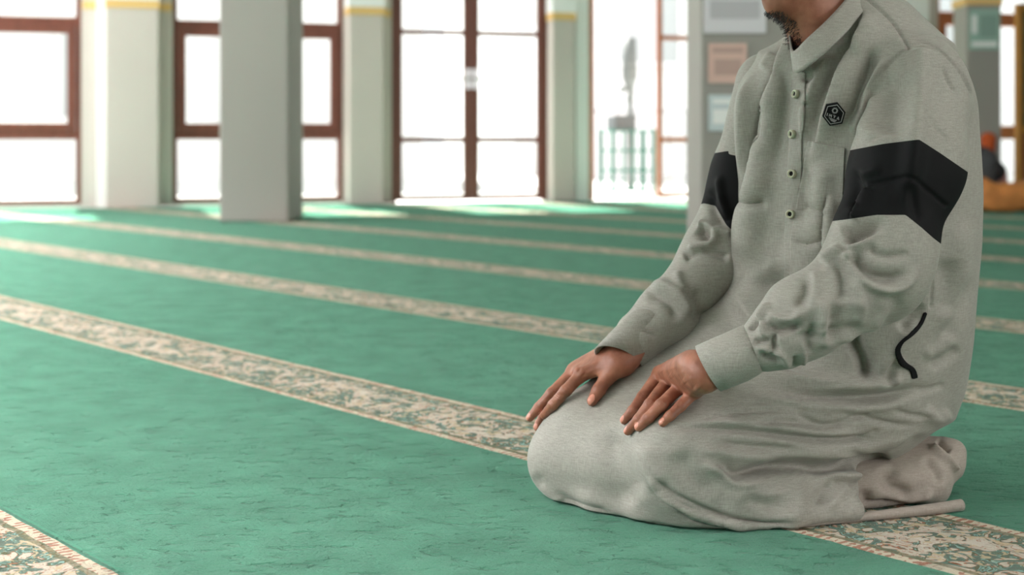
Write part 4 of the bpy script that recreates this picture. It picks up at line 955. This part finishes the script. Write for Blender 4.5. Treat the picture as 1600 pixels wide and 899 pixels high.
# --- pocket, front placket and piping lifted out of the folded cloth
def patch(name,poly,off,m,thick,strokes=None,label=None):
    f=poly_field(_fp,poly); f=np.where(_ok,f,-50.)
    q=robeQ; near=(f[q]>-12).any(1)&_ok[q].all(1)&(robeV[q][:,:,1].max(1)-robeV[q][:,:,1].min(1)<.05)
    V2,ins,_=cut(robeV+N_*off,[tuple(x) for x in q[near]],f)
    o=submesh(name,V2,ins,m,robe_o,thick=thick,offset=-1); 
    if label: tag(o,label)
    return o
patch('chest_pocket',[(1264,220),(1292,226),(1321,231),(1318,300),(1316,384),(1325,430),(1300,470),(1240,449),(1237,430),(1237,374),(1247,309)],.0042,M['robe'],.004)
patch('pocket_trim',[(1263,220),(1292,226),(1321.5,231),(1320.5,241),(1292,236),(1261,229)],.0040,M['robe'],.0035)
patch('placket',[(1241,108),(1259,112),(1259,150),(1254,214),(1253,270),(1244,345),(1240,420),(1236,500),(1222,500),(1228,420),(1228,345),(1230,280),(1235,214),(1237,150)],.0030,M['robe'],.0032)
def strip(pts,w):
    pl=[np.array(p) for p in smooth_line(pts,5)]; a=[];b=[]
    for i,p in enumerate(pl):
        d=pl[min(i+1,len(pl)-1)]-pl[max(i-1,0)]; d=d/np.linalg.norm(d); s=np.array((-d[1],d[0])); ww=np.interp(i/(len(pl)-1),*w); a.append(tuple(p+s*ww)); b.append(tuple(p-s*ww))
    return a+b[::-1]
patch('pocket_piping',strip([(1446,488),(1438,506),(1424,522),(1409,535),(1402,550),(1410,568),(1424,577),(1429,591)],([0,.4,.6,1],[2.2,2.2,4,4.2])),.0028,M['band'],.003,label='black side pocket opening')
# --- trousers: spread cloth at the feet, and the rolled hem along the carpet
tr=Field()
tr.cap(at(1290,765,2.40),at(1440,750,2.44),.044,.048,.03); tr.cap(at(1400,715,2.47),at(1470,700,2.50),.04,.02,.03); tr.cap(at(1440,748,2.45),at(1478,722,2.47),.046,.030,.02); tr.cap(at(1478,722,2.47),at(1492,706,2.48),.030,.016,.02)
tr.cap(at(1440,748,2.45),at(1455,765,2.44),.046,.022,.02); tr.cap(at(1380,745,2.58),at(1330,740,2.62),.05,.05,.03)
tr.add(lambda P:P[:,2]-.003,k=.004,sub=True)
V,Q=surface(tr,.0034,smooth=2); V=wrinkle(V,Q,.004,14,11)
V=fold(V,Q,[('c',12,8,[(1385,725),(1395,760),(1425,780)]),('r',8,6,[(1392,768),(1415,782),(1445,776),(1455,760)]),('r',5,6,[(1455,696),(1478,718),(1496,736)],(.1,.1)),('c',6,8,[(1462,692),(1474,700),(1482,708)],(.1,.1)),
   ('c',8,5,[(1440,715),(1462,735),(1470,760)]),('c',10,5,[(1350,760),(1360,790),(1400,790)]),('c',5,5,[(1345,790),(1400,790),(1455,780)])])
V[:,2]=np.maximum(V[:,2],.001)
submesh('trousers',V,[tuple(q) for q in Q],M['trouser'],person)
hm=MB(); pts=[at(1010,817,2.30),at(1060,824,2.275),at(1130,826,2.262),at(1240,824,2.268),at(1330,816,2.30),at(1400,806,2.325),at(1460,799,2.35),at(1502,794,2.372)]
pts=[Vector(p) for p in smooth_line([np.array(p) for p in pts],6)]; n_p=len(pts)
rr_=[float(np.interp(i/(n_p-1),[0,0.2,.5,.75,1],[.004,.005,.006,.0085,.0098])) for i in range(n_p)]
for i,p in enumerate(pts): p.z=rr_[i]*.92+.001
hm.tube(pts,rr_,16); ho=hm.build('rolled_hem',M['trouser'],bpy.data.objects['trousers'],smooth=True)

# --- hair on the head and the small beard under the chin
hair=Field(); hair.ell(hp(-.016,0,.040),(.104,.083,.095),HR_,k=.02)
hair.ell(hp(.115,0,-.01),(.075,.085,.085),HR_,k=.02,sub=True); hair.ell(hp(.03,0,-.12),(.12,.10,.085),HR_,k=.02,sub=True)
V,Q=surface(hair,.004); V=wrinkle(V,Q,.003,60,31); submesh('hair',V,[tuple(q) for q in Q],M['hair'],person)
bm_=MB(); rnd=random.Random(8); V,Q=surface(head,.004); N=normals(V,Q); L3=np.stack([(V-HC)@hf,(V-HC)@hl,(V-HC)@hu],1)
cand=np.nonzero((L3[:,2]<-.108)&(L3[:,0]>.064)&(L3[:,0]<.095)&(np.abs(L3[:,1])<.021))[0]
for k_ in range(760):
    i_=int(cand[rnd.randrange(len(cand))]); p=V[i_]+np.array([rnd.uniform(-.002,.002) for _ in range(3)]); d=N[i_]*.6+np.array((-.25,-.1,-.6))+np.array([rnd.uniform(-.5,.5) for _ in range(3)]); d/=np.linalg.norm(d)
    s=np.cross(d,(rnd.random(),rnd.random(),rnd.random())); s/=np.linalg.norm(s); L=rnd.uniform(.004,.009)
    bm_.tube([p-N[i_]*.002,p+d*L*.4+s*L*.12,p+d*L*.75-s*L*.10,p+d*L+s*L*.2],[.00042,.0004,.0003,.00015],4,caps=False)
bm_.build('beard',M['hair'],person,smooth=True)
